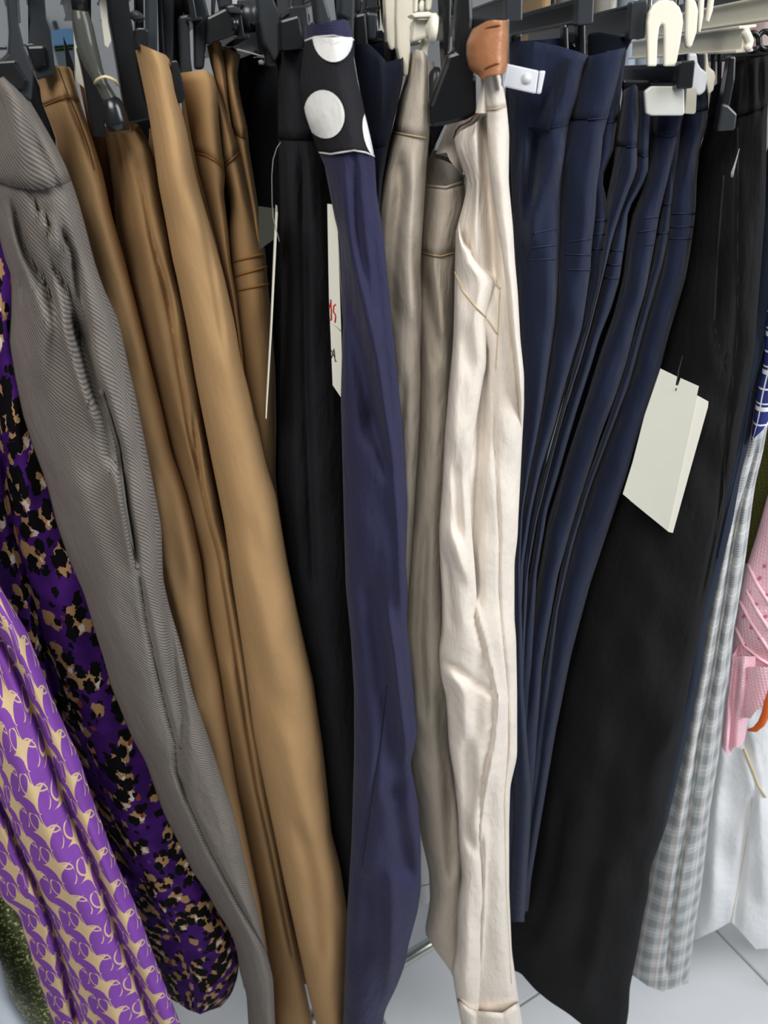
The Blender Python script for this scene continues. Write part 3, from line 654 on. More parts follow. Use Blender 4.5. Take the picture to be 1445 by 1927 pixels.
# ---------------------------------------------------------------- cream trousers
CL = [(862, 240), (851, 262), (866, 310), (879, 336), (876, 367), (866, 406), (858, 426), (856, 484), (854, 587), (853, 639), (848, 691), (837, 809), (831, 918), (825, 996), (826, 1036), (831, 1120), (831, 1183), (825, 1226), (829, 1276), (838, 1310), (844, 1404), (853, 1458), (861, 1528), (863, 1591), (869, 1649), (861, 1694), (859, 1777), (850, 1823), (861, 1894), (868, 1927)]
CR = [(937, 200), (942, 250), (945, 342), (955, 421), (967, 494), (972, 548), (978, 639), (985, 704), (985, 762), (977, 918), (974, 1011), (968, 1058), (968, 1167), (971, 1198), (973, 1300), (973, 1425), (960, 1479), (958, 1549), (958, 1674), (963, 1790), (977, 1890), (983, 1927)]
crm = Panel(CL, CR, [(0, 262), (.1, 246), (.35, 234), (.6, 214), (1, 205)], [(0, 1895), (.3, 1918), (.7, 1925), (1, 1905)], .455, s0=.72, dl=.025, dr=.014, seed=19, nz=.0014, folds=[
    ([(892, 215), (897, 330), (895, 420), (893, 500)], 7, .006), ([(912, 210), (918, 330), (925, 430), (930, 530)], 11, -.014),
    ([(912, 640), (908, 760), (902, 860), (896, 960), (892, 1050), (896, 1120)], 10, -.009),
    ([(860, 600), (858, 700), (855, 850)], 12, .004), ([(850, 1000), (868, 1060), (880, 1090)], 12, .005), ([(835, 1040), (845, 1120), (850, 1180)], 12, -.006),
    ([(896, 1150), (912, 1210), (928, 1270), (938, 1320), (930, 1400), (910, 1500), (900, 1600)], 9, .007, 'r'), ([(830, 1235), (860, 1260), (890, 1285), (930, 1300)], 14, -.004),
    ([(845, 1260), (870, 1300), (880, 1380)], 14, .005), ([(880, 1400), (885, 1480), (875, 1560), (895, 1600)], 14, -.006), ([(915, 1560), (912, 1700), (905, 1820)], 10, .006, 'l'),
    ([(932, 700), (930, 831), (935, 918), (940, 1011), (938, 1105), (944, 1186), (952, 1260), (955, 1300), (956, 1400), (948, 1508), (952, 1674), (960, 1850)], 3, -.0022)])
g = garment('cream_trousers', crm, 'cream cotton trousers with slant pocket and tan leather waist tab, lit in front'); crm.build('trouser_leg', M['cream'], g)
cr2 = Panel([(904, 142), (906, 170), (912, 197), (917, 250), (922, 330), (932, 400), (944, 470), (952, 540), (962, 640), (974, 740), (978, 820), (973, 920), (968, 1000)], [(938, 132), (947, 165), (953, 197), (958, 250), (957, 342), (965, 425), (969, 494), (974, 548), (979, 639), (986, 704), (986, 762), (979, 900), (974, 1000)], 128, 985, .448, s0=.5, dl=.010, dr=.010, seed=20, nt=90, back=.03, nz=.0006, folds=[([(970, 800), (970, 1040)], 900, -.03)])
cr2.build('front_panel', M['cream'], g, closed=False); cr2.strip('waistband', [(0, 205), (.5, 203), (1, 198)], M['cream'], g, .001); cr2.strip('waist_seam', [(0, 208), (.5, 206), (1, 201)], M['cream_thread'], g, .0013, upper=[(0, 205), (.5, 203), (1, 198)], rows=3)
cr3 = Panel([(908, 150), (902, 178), (895, 210)], [(917, 150), (918, 210)], 148, 213, .449, s0=.5, dl=.008, dr=.006, seed=21, nt=20, back=.03, nz=0, sm=3); cr3.build('waist_tab', M['cream'], g)
cr4 = Panel([(852, 206), (838, 245), (820, 288)], [(900, 206), (885, 250), (872, 320)], 206, [(0, 290), (.35, 287), (.5, 300), (1, 330)], .492, s0=.5, dl=.012, dr=.014, seed=121, nt=24, back=.02, nz=0, sm=3); cr4.build('waistband_back', M['cream'], g)
fl = Panel([(x+1.5, y) for x, y in CL], [(862, 408), (866, 440), (871, 458), (889, 478), (895, 494), (915, 510), (932, 526), (931, 540), (915, 597), (915, 690), (911, 705), (893, 809), (884, 902), (886, 980), (893, 1060), (897, 1120), (896, 1160), (912, 1210), (928, 1270), (938, 1320), (930, 1400), (912, 1500), (905, 1600), (912, 1700), (905, 1820), (900, 1925)], [(0, 425), (.6, 418), (1, 412)], [(0, 1890), (.5, 1908), (1, 1914)], .449, s0=.62, dl=.018, dr=.010, seed=119, nt=190, back=.02, nz=.0012, sm=5, folds=[
    ([(862, 560), (858, 700), (852, 840)], 12, .004), ([(880, 620), (885, 700)], 12, -.003), ([(905, 540), (895, 600)], 10, .003),
    ([(850, 1000), (868, 1060), (880, 1090)], 12, .005), ([(835, 1040), (845, 1120), (850, 1180)], 12, -.006), ([(858, 880), (862, 960), (866, 1020)], 9, -.005),
    ([(832, 1245), (862, 1262), (892, 1285), (925, 1305)], 13, -.005), ([(845, 1265), (870, 1300), (880, 1380)], 14, .005), ([(905, 1240), (900, 1300), (890, 1390)], 14, -.004), ([(880, 1400), (885, 1480), (875, 1560), (890, 1600)], 13, -.007), ([(870, 1620), (880, 1720), (875, 1860)], 13, .004)])
fl.build('pocket_panel', M['cream'], g, closed=False)
crm.line('waist_seam', [(853, 262), (858, 246), (866, 237), (884, 228), (895, 215), (903, 208), (915, 207)], M['leather_thread'], g, .0005, .0004)
crm.line('side_seam', [(941, 543), (936, 626), (931, 743), (930, 831), (935, 918), (940, 1011), (938, 1105), (944, 1186), (952, 1260), (956, 1300), (958, 1400), (948, 1508), (952, 1674), (962, 1850)], M['cream_thread'], g, .0005, -.0002, 90)
fl.sline('pocket_edge', (1, 430), (1, 597), M['cream'], g, .0009, .0, 60)
fl.line('pocket_stitch', [(856, 512), (871, 548), (892, 574), (914, 597)], M['cream_thread'], g, .0006, .0004, 40)
crm.line('pocket_stitch', [(917, 600), (936, 628)], M['cream_thread'], g, .0006, .0004, 10)
crm.line('pocket_stitch', [(931, 532), (941, 543)], M['cream_thread'], g, .0006, .0004, 10)
fl.strip('hem_cuff', [(0, 1935), (.5, 1952), (1, 1956)], M['cream'], g, .006, upper=[(0, 1880), (.5, 1898), (1, 1904)], rows=5)
crm.strip('hem_cuff', [(0, 1935), (.3, 1950), (.7, 1955), (1, 1940)], M['cream'], g, .0115, upper=[(0, 1880), (.3, 1902), (.7, 1906), (1, 1885)], rows=5)
lt = Panel([(905, 39), (891, 63), (883, 82), (883, 105), (887, 124), (899, 137), (904, 156)], [(949, 39), (951, 68), (949, 100), (949, 125), (947, 132)], [(0, 58), (.35, 42), (.6, 38), (1, 39)], [(0, 128), (.25, 150), (.45, 143), (.9, 140), (1, 133)], .432, s0=.72, dl=.02, dr=.01, seed=22, nt=30, back=.032, nz=0, sm=4)
lo = lt.build('leather_tab', M['leather'], g); lo['label'] = 'glossy tan leather tab with stitched edges'
m_ = lo.modifiers.new('thick', 'SOLIDIFY'); m_.thickness = .0016
for a in ([(.12, 62), (.4, 52), (.7, 48), (.98, 49)], [(.14, 128), (.3, 132), (.5, 126), (.75, 120), (.98, 121)]):
    qs = np.linspace(.1, .98, 40); ys = np.interp(qs, *zip(*a)); xs = lt.L(ys)+qs*(lt.R(ys)-lt.L(ys)); tube('tab_stitch', lt.P(xs, ys, .0020), .00035, M['leather_thread'], lo, 5)

# ---------------------------------------------------------------- navy trousers, right of the cream pair
def welts(p, g, rows, m='navy_thread'):
    for a, b in rows: p.line('pocket_welt', [a, b], M[m], g, .0005, .0002)
n1 = Panel([(955, 78), (958, 200), (962, 350), (968, 480), (972, 600), (978, 760), (975, 900), (962, 1060), (960, 1300), (955, 1500), (950, 1760)],
           [(1112, 100), (1099, 126), (1086, 184), (1070, 234), (1064, 276), (1058, 320), (1054, 380), (1053, 436), (1050, 521), (1045, 607), (1032, 693), (1022, 764), (1010, 835), (996, 900), (985, 960), (980, 1060), (985, 1300), (1000, 1500), (985, 1760)],
           [(0, 79), (.25, 76), (.6, 87), (.85, 98), (1, 105)], 1735, .495, s0=.72, dl=.03, dr=.02, seed=23, folds=[
    ([(1060, 280), (1040, 320), (1010, 380), (995, 440)], 16, .009), ([(990, 260), (985, 330), (982, 400)], 8, .006), ([(1010, 250), (1000, 330), (995, 390)], 11, -.010),
    ([(1000, 420), (1005, 470)], 16, .005), ([(1035, 420), (1030, 600), (1015, 760)], 16, .003)])
g = garment('navy_trousers', n1, 'navy trousers with belt loop, directly right of the cream pair'); n1.build('trouser_leg', M['navy'], g); rear(n1, g, 'navy', wl=10, wr=30)
n1.strip('waistband', [(0, 240), (.6, 240), (1, 233)], M['navy'], g, .0013, q0=.3); n1.strip('waist_seam', [(.3, 242), (.6, 242), (1, 235)], M['navy_thread'], g, .0016, q0=.66, upper=[(.3, 240.5), (.6, 240.5), (1, 233.5)], rows=3)
n1.patch('belt_loop', [(1068, 108), (1076, 112), (1058, 170), (1034, 246), (1018, 243), (1003, 238), (1030, 180), (1052, 125)], M['navy_dark'], g, .004, .003)
welts(n1, g, (((1005, 438), (1048, 430)), ((1000, 466), (1046, 461)), ((988, 490), (1044, 487))))
n1.line('pocket_edge', [(1008, 436), (1001, 462), (990, 488)], M['navy_thread'], g, .0004, .0002)
def navy_pair(label, fL, fR, ftop, fY, bL, bR, btop, bY, bot, seamf, seamb=None, folds=(), wl=(), wlb=(), seed=0, mat='navy'):
    a = Panel(fL, fR, ftop, bot, fY, s0=.72, dl=.03, dr=.016, seed=seed, folds=folds); b = Panel(bL, bR, btop, bot, bY, s0=.6, dl=.02, dr=.016, seed=seed+1, back=.04)
    g = garment('navy_trousers', a, label); a.build('front_leg', M[mat], g); b.build('back_leg', M[mat], g); rear(a, g, mat, wl=22, wr=34, y0=30)
    for q, sm in ((a, seamf), (b, seamb)):
        if sm:
            q.strip('waistband', sm, M[mat], g, .0013); q.strip('waist_seam', [(s_, y+2) for s_, y in sm], M['navy_thread'], g, .0016, q0=.5, upper=sm, rows=3)
    welts(a, g, wl); welts(b, g, wlb); return g
navy_pair('navy trousers, second right of the cream pair, pointed waist top under a black bar',
    [(1100, 100), (1075, 190), (1062, 250), (1050, 300), (1046, 450), (1042, 560), (1035, 650), (1020, 740), (1000, 840), (985, 930), (965, 1050), (955, 1300)],
    [(1178, 90), (1168, 132), (1144, 221), (1134, 258), (1131, 302), (1123, 355), (1120, 407), (1113, 464), (1111, 510), (1103, 564), (1094, 621), (1077, 678), (1060, 735), (1046, 793), (1028, 850), (1016, 890), (1000, 960), (985, 1060), (975, 1300), (970, 1500)],
    [(0, 108), (1, 89)], .50,
    [(1140, 100), (1130, 200), (1120, 260), (1112, 330), (1110, 420), (1108, 520), (1090, 620), (1060, 740), (1020, 860), (985, 1000), (970, 1200)],
    [(1179, 96), (1162, 226), (1156, 263), (1155, 284), (1134, 329), (1134, 350), (1143, 380), (1143, 416), (1137, 470), (1134, 493), (1126, 550), (1106, 607), (1088, 664), (1071, 715), (1054, 773), (1032, 850), (1010, 960), (995, 1060), (985, 1300), (980, 1500)],
    [(0, 95), (1, 93)], .515, 1725, [(0, 226), (1, 221)], [(0, 232), (1, 226)],
    folds=[([(1125, 250), (1112, 300), (1100, 420), (1090, 520)], 14, .004)], wl=(((1072, 455), (1112, 449)), ((1064, 478), (1112, 480)), ((1066, 507), (1111, 508))), wlb=(((1118, 416), (1142, 413)), ((1116, 441), (1140, 439)), ((1114, 468), (1138, 468))), seed=24)
navy_pair('navy trousers, third right of the cream pair, twin rounded waist tops',
    [(1172, 170), (1160, 260), (1152, 320), (1140, 380), (1132, 450), (1125, 520), (1105, 600), (1080, 680), (1050, 790), (1020, 900), (990, 1020), (970, 1250)],
    [(1200, 160), (1202, 223), (1199, 273), (1199, 323), (1186, 350), (1170, 394), (1152, 450), (1140, 500), (1130, 540), (1110, 620), (1090, 690), (1070, 750), (1050, 820), (1030, 900), (1010, 980), (990, 1100), (985, 1300)],
    [(0, 170), (.8, 158), (1, 164)], .512,
    [(1198, 170), (1196, 280), (1190, 340), (1165, 394), (1150, 450), (1135, 520), (1110, 620), (1080, 720), (1045, 830), (1015, 950), (985, 1150)],
    [(1225, 172), (1220, 292), (1220, 326), (1200, 365), (1182, 394), (1179, 440), (1173, 475), (1166, 527), (1151, 578), (1128, 635), (1111, 693), (1088, 764), (1071, 821), (1051, 892), (1030, 960), (1010, 1080), (1000, 1300)],
    [(0, 170), (1, 171)], .522, 1715, [(0, 274), (1, 275)], [(0, 292), (1, 292)],
    folds=[([(1195, 290), (1180, 350), (1155, 400)], 10, .004)], wlb=(((1144, 470), (1174, 472)), ((1138, 497), (1168, 499)), ((1132, 522), (1164, 524))), seed=26)
navy_pair('navy trousers under the white keyhole clip',
    [(1226, 215), (1222, 300), (1205, 370), (1190, 400), (1180, 450), (1172, 520), (1155, 590), (1130, 660), (1100, 760), (1070, 850), (1030, 980), (1000, 1150)],
    [(1287, 215), (1275, 255), (1265, 302), (1249, 368), (1240, 407), (1231, 464), (1214, 550), (1197, 607), (1180, 678), (1157, 750), (1134, 807), (1111, 878), (1085, 960), (1050, 1080), (1020, 1250), (1010, 1400)],
    [(0, 150), (1, 150)], .525,
    [(1260, 200), (1250, 360), (1240, 420), (1225, 500), (1200, 600), (1175, 690), (1140, 800), (1100, 910), (1060, 1040), (1030, 1200)],
    [(1292, 130), (1284, 228), (1275, 300), (1265, 379), (1260, 436), (1248, 493), (1228, 564), (1208, 635), (1185, 721), (1163, 778), (1140, 840), (1110, 920), (1080, 1020), (1050, 1150), (1030, 1350)],
    [(0, 110), (1, 108)], .535, 1715, [(0, 257), (1, 254)], None, wl=(((1212, 410), (1238, 408)), ((1200, 437), (1232, 432)), ((1214, 460), (1230, 460))), wlb=(((1240, 385), (1262, 384)), ((1236, 440), (1258, 438))), seed=28)
n5 = Panel([(1270, 110), (1275, 240), (1262, 340), (1258, 440), (1245, 520), (1220, 600), (1195, 700), (1165, 790), (1130, 880), (1090, 1000), (1050, 1150), (1030, 1300)],
           [(1328, 105), (1331, 150), (1333, 200), (1331, 237), (1316, 276), (1311, 340), (1309, 395), (1300, 464), (1291, 521), (1274, 578), (1257, 635), (1243, 693), (1220, 764), (1197, 830), (1180, 892), (1150, 980), (1110, 1100), (1075, 1230), (1045, 1380), (1015, 1560)],
           104, 1720, .535, s0=.6, dl=.02, dr=.02, seed=30, folds=[([(1320, 240), (1300, 290), (1290, 330)], 9, .006)])
g = garment('navy_trousers', n5, 'navy trousers beside the black linen pair, rightmost of the navy ones'); n5.build('trouser_leg', M['navy'], g); rear(n5, g, 'navy', wl=22, wr=22)
n5.strip('waistband', [(0, 212), (1, 206)], M['navy'], g, .0013); welts(n5, g, (((1264, 402), (1308, 401)), ((1262, 427), (1304, 426)), ((1262, 449), (1300, 449))))

# ---------------------------------------------------------------- black linen trousers
LR = [(1446, 96), (1447, 160), (1443, 237), (1440, 395), (1432, 500), (1424, 600), (1421, 652), (1409, 725), (1398, 787), (1384, 860), (1373, 911), (1363, 965), (1350, 1028), (1337, 1093), (1324, 1145), (1314, 1204), (1301, 1267), (1288, 1339), (1277, 1406), (1258, 1489), (1247, 1572), (1228, 1621), (1221, 1651), (1221, 1677), (1209, 1734), (1198, 1798), (1185, 1858), (1183, 1903), (1177, 1940)]
LL = [(1346, 110), (1338, 170), (1326, 250), (1308, 310), (1296, 420), (1290, 500), (1262, 600), (1235, 690), (1195, 810), (1165, 900), (1110, 1060), (1075, 1200), (1040, 1370), (1010, 1540), (985, 1640), (965, 1740), (955, 1800), (950, 1850)]
lin_ = Panel(LL, LR, [(0, 165), (.2, 150), (.4, 116), (1, 104)], [(0, 1815), (.16, 1832), (.28, 1862), (.4, 1885), (.55, 1908), (.7, 1935), (1, 1960)], .515, s0=.9, dl=.06, dr=.012, seed=31, nz=.0016, folds=[
    ([(1395, 125), (1392, 180), (1385, 230)], 5, .004), ([(1408, 122), (1406, 200)], 5, -.004), ([(1420, 118), (1420, 200)], 5, .004), ([(1432, 115), (1432, 190)], 5, -.004), ([(1380, 130), (1375, 200)], 6, -.004),
    ([(1350, 480), (1344, 610), (1353, 656), (1365, 683), (1380, 702)], 5, -.004), ([(1388, 330), (1388, 600), (1380, 704), (1365, 849), (1350, 980), (1320, 1120)], 4, -.004),
    ([(1320, 1300), (1240, 1420), (1220, 1560)], 20, .005), ([(1180, 1300), (1140, 1480), (1120, 1650), (1090, 1800)], 26, -.006), ([(1060, 1500), (1040, 1640), (1010, 1760)], 12, -.008), ([(1140, 1640), (1120, 1780), (1100, 1880)], 16, .004)])
g = garment('linen_trousers', lin_, 'black linen wide trousers with gathered waist and a blank white tag'); lin_.build('trouser_leg', M['linen'], g)
lin_.strip('waistband', [(0, 225), (.4, 222), (1, 200)], M['linen'], g, .0016)
lin_.line('side_seam', [(1388, 240), (1388, 600), (1386, 652), (1380, 704), (1375, 766), (1365, 849), (1361, 932), (1345, 1010)], M['linen_thread'], g, .0006, .0004, 60)
lin_.line('pocket_edge', [(1362, 330), (1350, 480), (1344, 610), (1353, 656), (1365, 683), (1380, 702)], M['linen_thread'], g, .0009, .0003, 50)
# ---------------------------------------------------------------- denim, glen check, blue plaid, knits, white coat
dn = Panel([(1466, 110), (1452, 250), (1405, 420), (1395, 600), (1380, 720), (1350, 900), (1320, 1060), (1290, 1200), (1262, 1350), (1235, 1500), (1215, 1620), (1200, 1700)],
           [(1545, 110), (1490, 420), (1462, 600), (1445, 662), (1431, 700), (1421, 756), (1411, 828), (1394, 891), (1380, 974), (1362, 1050), (1346, 1110), (1330, 1180), (1318, 1270), (1302, 1350), (1281, 1440), (1252, 1560), (1222, 1640), (1200, 1720)],
           110, 1700, .545, s0=.7, dl=.03, dr=.015, seed=32)
g = garment('denim_trousers', dn, 'slate blue trousers squeezed between the black linen and the checked pair'); dn.build('trouser_leg', M['denim'], g); dn.line('side_seam', [(1440, 640), (1412, 740), (1395, 850), (1370, 960), (1350, 1050)], M['navy_thread'], g, .0006, .0004)
gl = Panel([(1520, 110), (1400, 500), (1395, 800), (1370, 930), (1345, 1060), (1318, 1180), (1300, 1270), (1285, 1350), (1262, 1460), (1240, 1560), (1222, 1650), (1205, 1740), (1190, 1828), (1188, 1870)],
           [(1600, 110), (1500, 500), (1465, 720), (1445, 797), (1436, 849), (1421, 911), (1415, 953), (1404, 1041), (1391, 1126), (1379, 1197), (1371, 1274), (1364, 1310), (1353, 1420), (1336, 1526), (1328, 1602), (1319, 1677), (1307, 1753), (1300, 1809), (1292, 1870)],
           110, [(0, 1828), (.35, 1856), (.6, 1866), (1, 1850)], .575, s0=.6, dl=.02, dr=.02, seed=33, nz=.0008, folds=[
    ([(1425, 840), (1394, 950), (1379, 1028), (1360, 1152), (1345, 1248), (1329, 1339), (1315, 1394), (1296, 1545), (1277, 1639), (1262, 1753), (1255, 1828)], 5, -.008),
    ([(1405, 1000), (1375, 1160), (1345, 1350), (1318, 1560)], 9, .004), ([(1370, 1000), (1340, 1180), (1310, 1350), (1275, 1560)], 9, .005), ([(1325, 1570), (1315, 1600)], 8, -.004)])
g = garment('checked_trousers', gl, 'grey glen check trousers at the right, beside the black linen pair'); gl.build('trouser_leg', M['glen'], g)
bp = Panel([(1520, 110), (1445, 560), (1436, 687), (1423, 745), (1412, 834)], [(1610, 110), (1520, 560), (1500, 700), (1470, 790), (1424, 836)], 110, [(0, 836), (.5, 815), (1, 760)], .538, s0=.4, dl=.01, dr=.02, seed=34, nt=40, back=.03, nz=.0006)
g = garment('plaid_shirt', bp, 'blue and white plaid shirt corner at the right edge', 'shirt'); bp.build('shirt_cloth', M['blueplaid'], g)
gk = Panel([(1570, 110), (1425, 780), (1412, 930), (1400, 1020), (1395, 1050)], [(1690, 110), (1560, 780), (1520, 1060)], 110, 1060, .67, s0=.5, dl=.02, dr=.03, seed=35, nt=50)
g = garment('green_sweater', gk, 'olive green knitted sweater at the right edge', 'sweater'); gk.build('sweater_knit', M['green_knit'], g)
pk = Panel([(1630, 110), (1465, 860), (1445, 930), (1425, 1002), (1404, 1067), (1392, 1120), (1384, 1171), (1378, 1222), (1378, 1262)], [(1780, 110), (1600, 930), (1560, 1340)], [(0, 112), (1, 110)], [(0, 1245), (.25, 1265), (.5, 1272), (1, 1290)], .60, s0=.5, dl=.04, dr=.03, seed=36, nt=80, nz=.003)
g = garment('pink_sweater', pk, 'pale pink openwork knitted sweater at the right edge', 'sweater'); pk.build('sweater_body', M['pink'], g)
pk2 = Panel([(1378, 1215), (1372, 1280), (1364, 1340), (1358, 1390), (1357, 1412)], [(1424, 1215), (1420, 1290), (1408, 1350), (1402, 1390), (1396, 1410)], 1235, [(0, 1404), (.25, 1418), (.45, 1422), (.6, 1404), (.8, 1408), (1, 1398)], .596, s0=.55, dl=.012, dr=.012, seed=37, nt=60, back=.03, nz=.002, folds=[([(1388, 1240), (1380, 1320), (1374, 1425)], 6, -.008), ([(1400, 1240), (1394, 1330)], 9, .005), ([(1372, 1340), (1366, 1410)], 6, .004)])
pk2.build('cuff', M['pink'], g)
pk3 = Panel([(1392, 1250), (1388, 1300), (1392, 1345), (1402, 1362)], [(1560, 1250), (1560, 1370)], 1255, [(0, 1350), (.1, 1352), (.2, 1335), (1, 1280)], .585, s0=.3, dl=.03, dr=.03, seed=38, nt=40, back=.06); pk3.build('sleeve', M['pink'], g)
for cx, cy, r in ((1429, 1088, 4), (1408, 1116, 4.5), (1423, 1137, 4), (1399, 1160, 4), (1414, 1180, 4.5), (1430, 1200, 5), (1402, 1215, 3.5), (1419, 1233, 4), (1438, 1065, 4), (1442, 1120, 4), (1441, 1160, 4)):
    pk.patch('eyelet', arc(cx, cy, r*.8, r, .4, 12), M['pink_hole'], g, .0012, .0006)
for pts in ([(1405, 1110), (1425, 1150), (1450, 1190)], [(1392, 1130), (1410, 1165), (1450, 1230)], [(1384, 1180), (1400, 1215), (1430, 1240), (1455, 1255)], [(1408, 1062), (1425, 1100), (1450, 1140)]):
    pk.line('scallop_ridge', pts, M['pink_ridge'], g, .0018, .001, 24)
wc = Panel([(1540, 110), (1410, 800), (1340, 1200), (1330, 1350), (1325, 1480), (1310, 1600), (1300, 1700), (1295, 1775)], [(1720, 110), (1600, 1200), (1560, 1800)], 110, [(0, 1772), (.18, 1752), (.29, 1734), (.36, 1752), (.48, 1786), (.7, 1783), (1, 1780)], .68, s0=.5, dl=.04, dr=.04, seed=39, nt=100, nz=.003, folds=[
    ([(1400, 1380), (1425, 1480), (1400, 1580), (1385, 1740)], 7, -.006), ([(1360, 1400), (1345, 1560), (1340, 1740)], 16, .008), ([(1410, 1420), (1430, 1520), (1440, 1700)], 14, .006)])
g = garment('white_coat', wc, 'puffy white coat at the lower right, behind the checked trousers', 'coat'); wc.build('coat_cloth', M['white_cloth'], g)
wc.line('drawcord', [(1400, 1410), (1412, 1440), (1425, 1475), (1440, 1500)], M['cord'], g, .0016, .002, 20); wc.line('coat_seam', [(1415, 1500), (1405, 1580), (1390, 1660), (1376, 1735)], M['cord'], g, .0006, .0004, 30)
rb = [W(x, y, Y) for x, y, Y in ((1452, 1300, .575), (1445, 1323, .572), (1440, 1345, .57), (1432, 1362, .57), (1420, 1373, .572), (1407, 1374, .576))]
rr = np.array(rb); d_ = np.array([0, .012, .0]); V = []
tube('ribbon_strip', rr, [.0035, .004, .004, .0038, .003, .0012], M['orange'], None, 8)
tag(bpy.data.objects['ribbon_strip'], 'orange ribbon curling below the pink sweater', 'ribbon'); bpy.data.objects['ribbon_strip'].name = 'orange_ribbon'
ws = Panel([(770, 1450), (780, 1560), (786, 1640), (790, 1690)], [(825, 1450), (825, 1710)], 1460, [(0, 1705), (.3, 1702), (1, 1690)], .70, s0=.5, dl=.02, dr=.02, seed=40, nt=40)
g = garment('white_garment', ws, 'white garment with stitched hem glimpsed behind the indigo trousers', 'garment'); ws.build('white_panel', M['white_cloth'], g); ws.line('hem_stitch', [(792, 1668), (824, 1660)], M['grey_thread'], g, .0004, .0004)

# ------------------------------------------------------------------ rack
RAIL_Z = 1.63
def railY(x): return .62+.42*x
RN = np.array([-.42, 1, 0])/math.hypot(.42, 1)
rk = thing('clothes_rack', (0.0, .735, 0.0), 'chrome clothes rack carrying the row of trousers, base bar near the floor', 'rack')
tube('rail', [(x, railY(x), RAIL_Z) for x in np.linspace(-1.0, 1.1, 12)], .0125, M['chrome'], rk, 16)
c0 = onz(785, 1791, .10); dr_ = np.array([math.cos(.46), math.sin(.46), 0])
e0, e1 = c0-dr_*.95, c0+dr_*1.05
tube('base_bar', [e0, c0, e1], .0105, M['chrome'], rk, 16)
for xr, e in ((-1.0, e0), (1.1, e1)):
    tp = np.array([xr, railY(xr), RAIL_Z]); ft = np.array([e[0], e[1], .10])
    tube('post', [tp, tp*.5+ft*.5, ft], .0125, M['chrome'], rk, 12)
    d2 = np.array([-dr_[1], dr_[0], 0]); tube('foot', [ft-d2*.28-np.array([0, 0, .1-.012]), ft-d2*.2-np.array([0, 0, .1-.012]), ft+d2*.3-np.array([0, 0, .1-.012])], .012, M['chrome'], rk, 12)
    tube('leg', [ft, ft-np.array([0, 0, .088])], .012, M['chrome'], rk, 12)

# ------------------------------------------------------------------ clip hangers
def hanger(label, mat, near, toward, Y, h=.0125, L=.25, yaw=None, wd=.008, cap=None, group='clip hangers on the rail'):
    a = W(near[0], near[1], Y); yw = math.radians(-20+22*near[0]/1445.) if yaw is None else yaw
    d = np.array([math.sin(yw), math.cos(yw), 0]); l = np.array([d[1], -d[0], 0]); z = np.array([0, 0, 1])
    # where the bar passes under the rail
    t = (railY(a[0])-a[1])/(d[1]-.42*d[0]); t = min(max(t, .03), L-.03); mid = a+d*t
    g = thing('clip_hanger', mid, label, 'hanger', group)
    prof = [(-wd/2, -h/2), (wd/2, -h/2), (wd/2, -h/2+.0016), (.0012, -h/2+.0016), (.0012, h/2-.0016), (wd/2, h/2-.0016), (wd/2, h/2), (-wd/2, h/2), (-wd/2, h/2-.0016), (-.0012-.001, h/2-.0016), (-.0012-.001, -h/2+.0016), (-wd/2, -h/2+.0016)]
    V = [a+l*p+z*q for p, q in prof]+[a+d*L+l*p+z*q for p, q in prof]; n = len(prof)
    F = [tuple(range(n)), tuple(range(2*n-1, n-1, -1))]+[(i, n+i, n+(i+1) % n, (i+1) % n) for i in range(n)]
    bevel(link('bar', V, F, mat, g, smooth=False), .0005)
    if cap:
        hh = h/2+.001; ww = wd/2+.0008
        cv = [a+d*k+l*p+z*q for k in (-.002, .006) for p, q in ((-ww, -hh), (ww, -hh), (ww, hh), (-ww, hh))]
        bevel(link('end_cap', cv, [(3, 2, 1, 0), (4, 5, 6, 7), (0, 1, 5, 4), (1, 2, 6, 5), (2, 3, 7, 6), (3, 0, 4, 7)], cap, g, smooth=False), .001)
    rp = np.array([mid[0], railY(mid[0]), RAIL_Z]); side = rp-np.array([mid[0], mid[1], RAIL_Z])
    pts = [mid+z*h*.4, mid+z*.03, np.array([rp[0], rp[1], RAIL_Z-.055])]
    for k in range(13):
        an = math.radians(-60+k*25); pts.append(rp+RN*(.0165*math.cos(an))+z*(.0165*math.sin(an)))
    tube('hook', pts, .0022, M['chrome'], g, 8)
    return g, yw
def clip(g, polys, Y, mat, yw, name='clip_jaw', th=.010, bv=.0014):
    for k, q in enumerate(polys):
        prism(name, q, Y, th, mat, g, yw, bv)
BL, GY, IV, CW = M['pblack'], M['pgrey'], M['pwhite'], M['pcool']
L20 = math.radians(-20)
g, y = hanger('black clip hanger holding the grey trousers at the left edge', BL, (10, -70), None, .47, yaw=L20)
clip(g, [[(7, -60), (29, -60), (33, 35), (45, 87), (54, 107), (64, 131), (60, 190), (45, 185), (15, 165), (-10, 160), (-6, 116), (14, 100), (16, 60)]], .452, GY, y)
clip(g, [[(-12, 116), (30, 113), (30, 121), (50, 150), (44, 170), (-12, 165)]], .449, BL, y, 'clip_jaw', .008)
clip(g, [[(-14, 84), (12, 86), (14, 92), (-14, 93)]], .455, GY, y, 'clip_lever')
g, y = hanger('black clip hanger holding the tan trousers beside the grey pair', BL, (70, -70), None, .50, yaw=L20)
clip(g, [[(57, -60), (80, -60), (87, 35), (95, 57), (103, 121), (104, 140), (70, 150), (64, 131), (57, 111), (50, 88), (43, 83), (59, 81), (53, 73), (55, 52), (57, 35), (54, 14)]], .492, GY, y)
clip(g, [[(48, 86), (84, 85), (88, 124), (66, 134)]], .489, BL, y, 'clip_jaw', .004)
clip(g, [[(119, 67), (124, 80), (138, 121), (142, 156), (134, 160), (125, 125)]], .54, BL, y, 'clip_lever', .006)
g, y = hanger('hanger with a smoky clear clip and rubber tip, on the second tan trousers', BL, (165, -70), None, .50, yaw=L20)
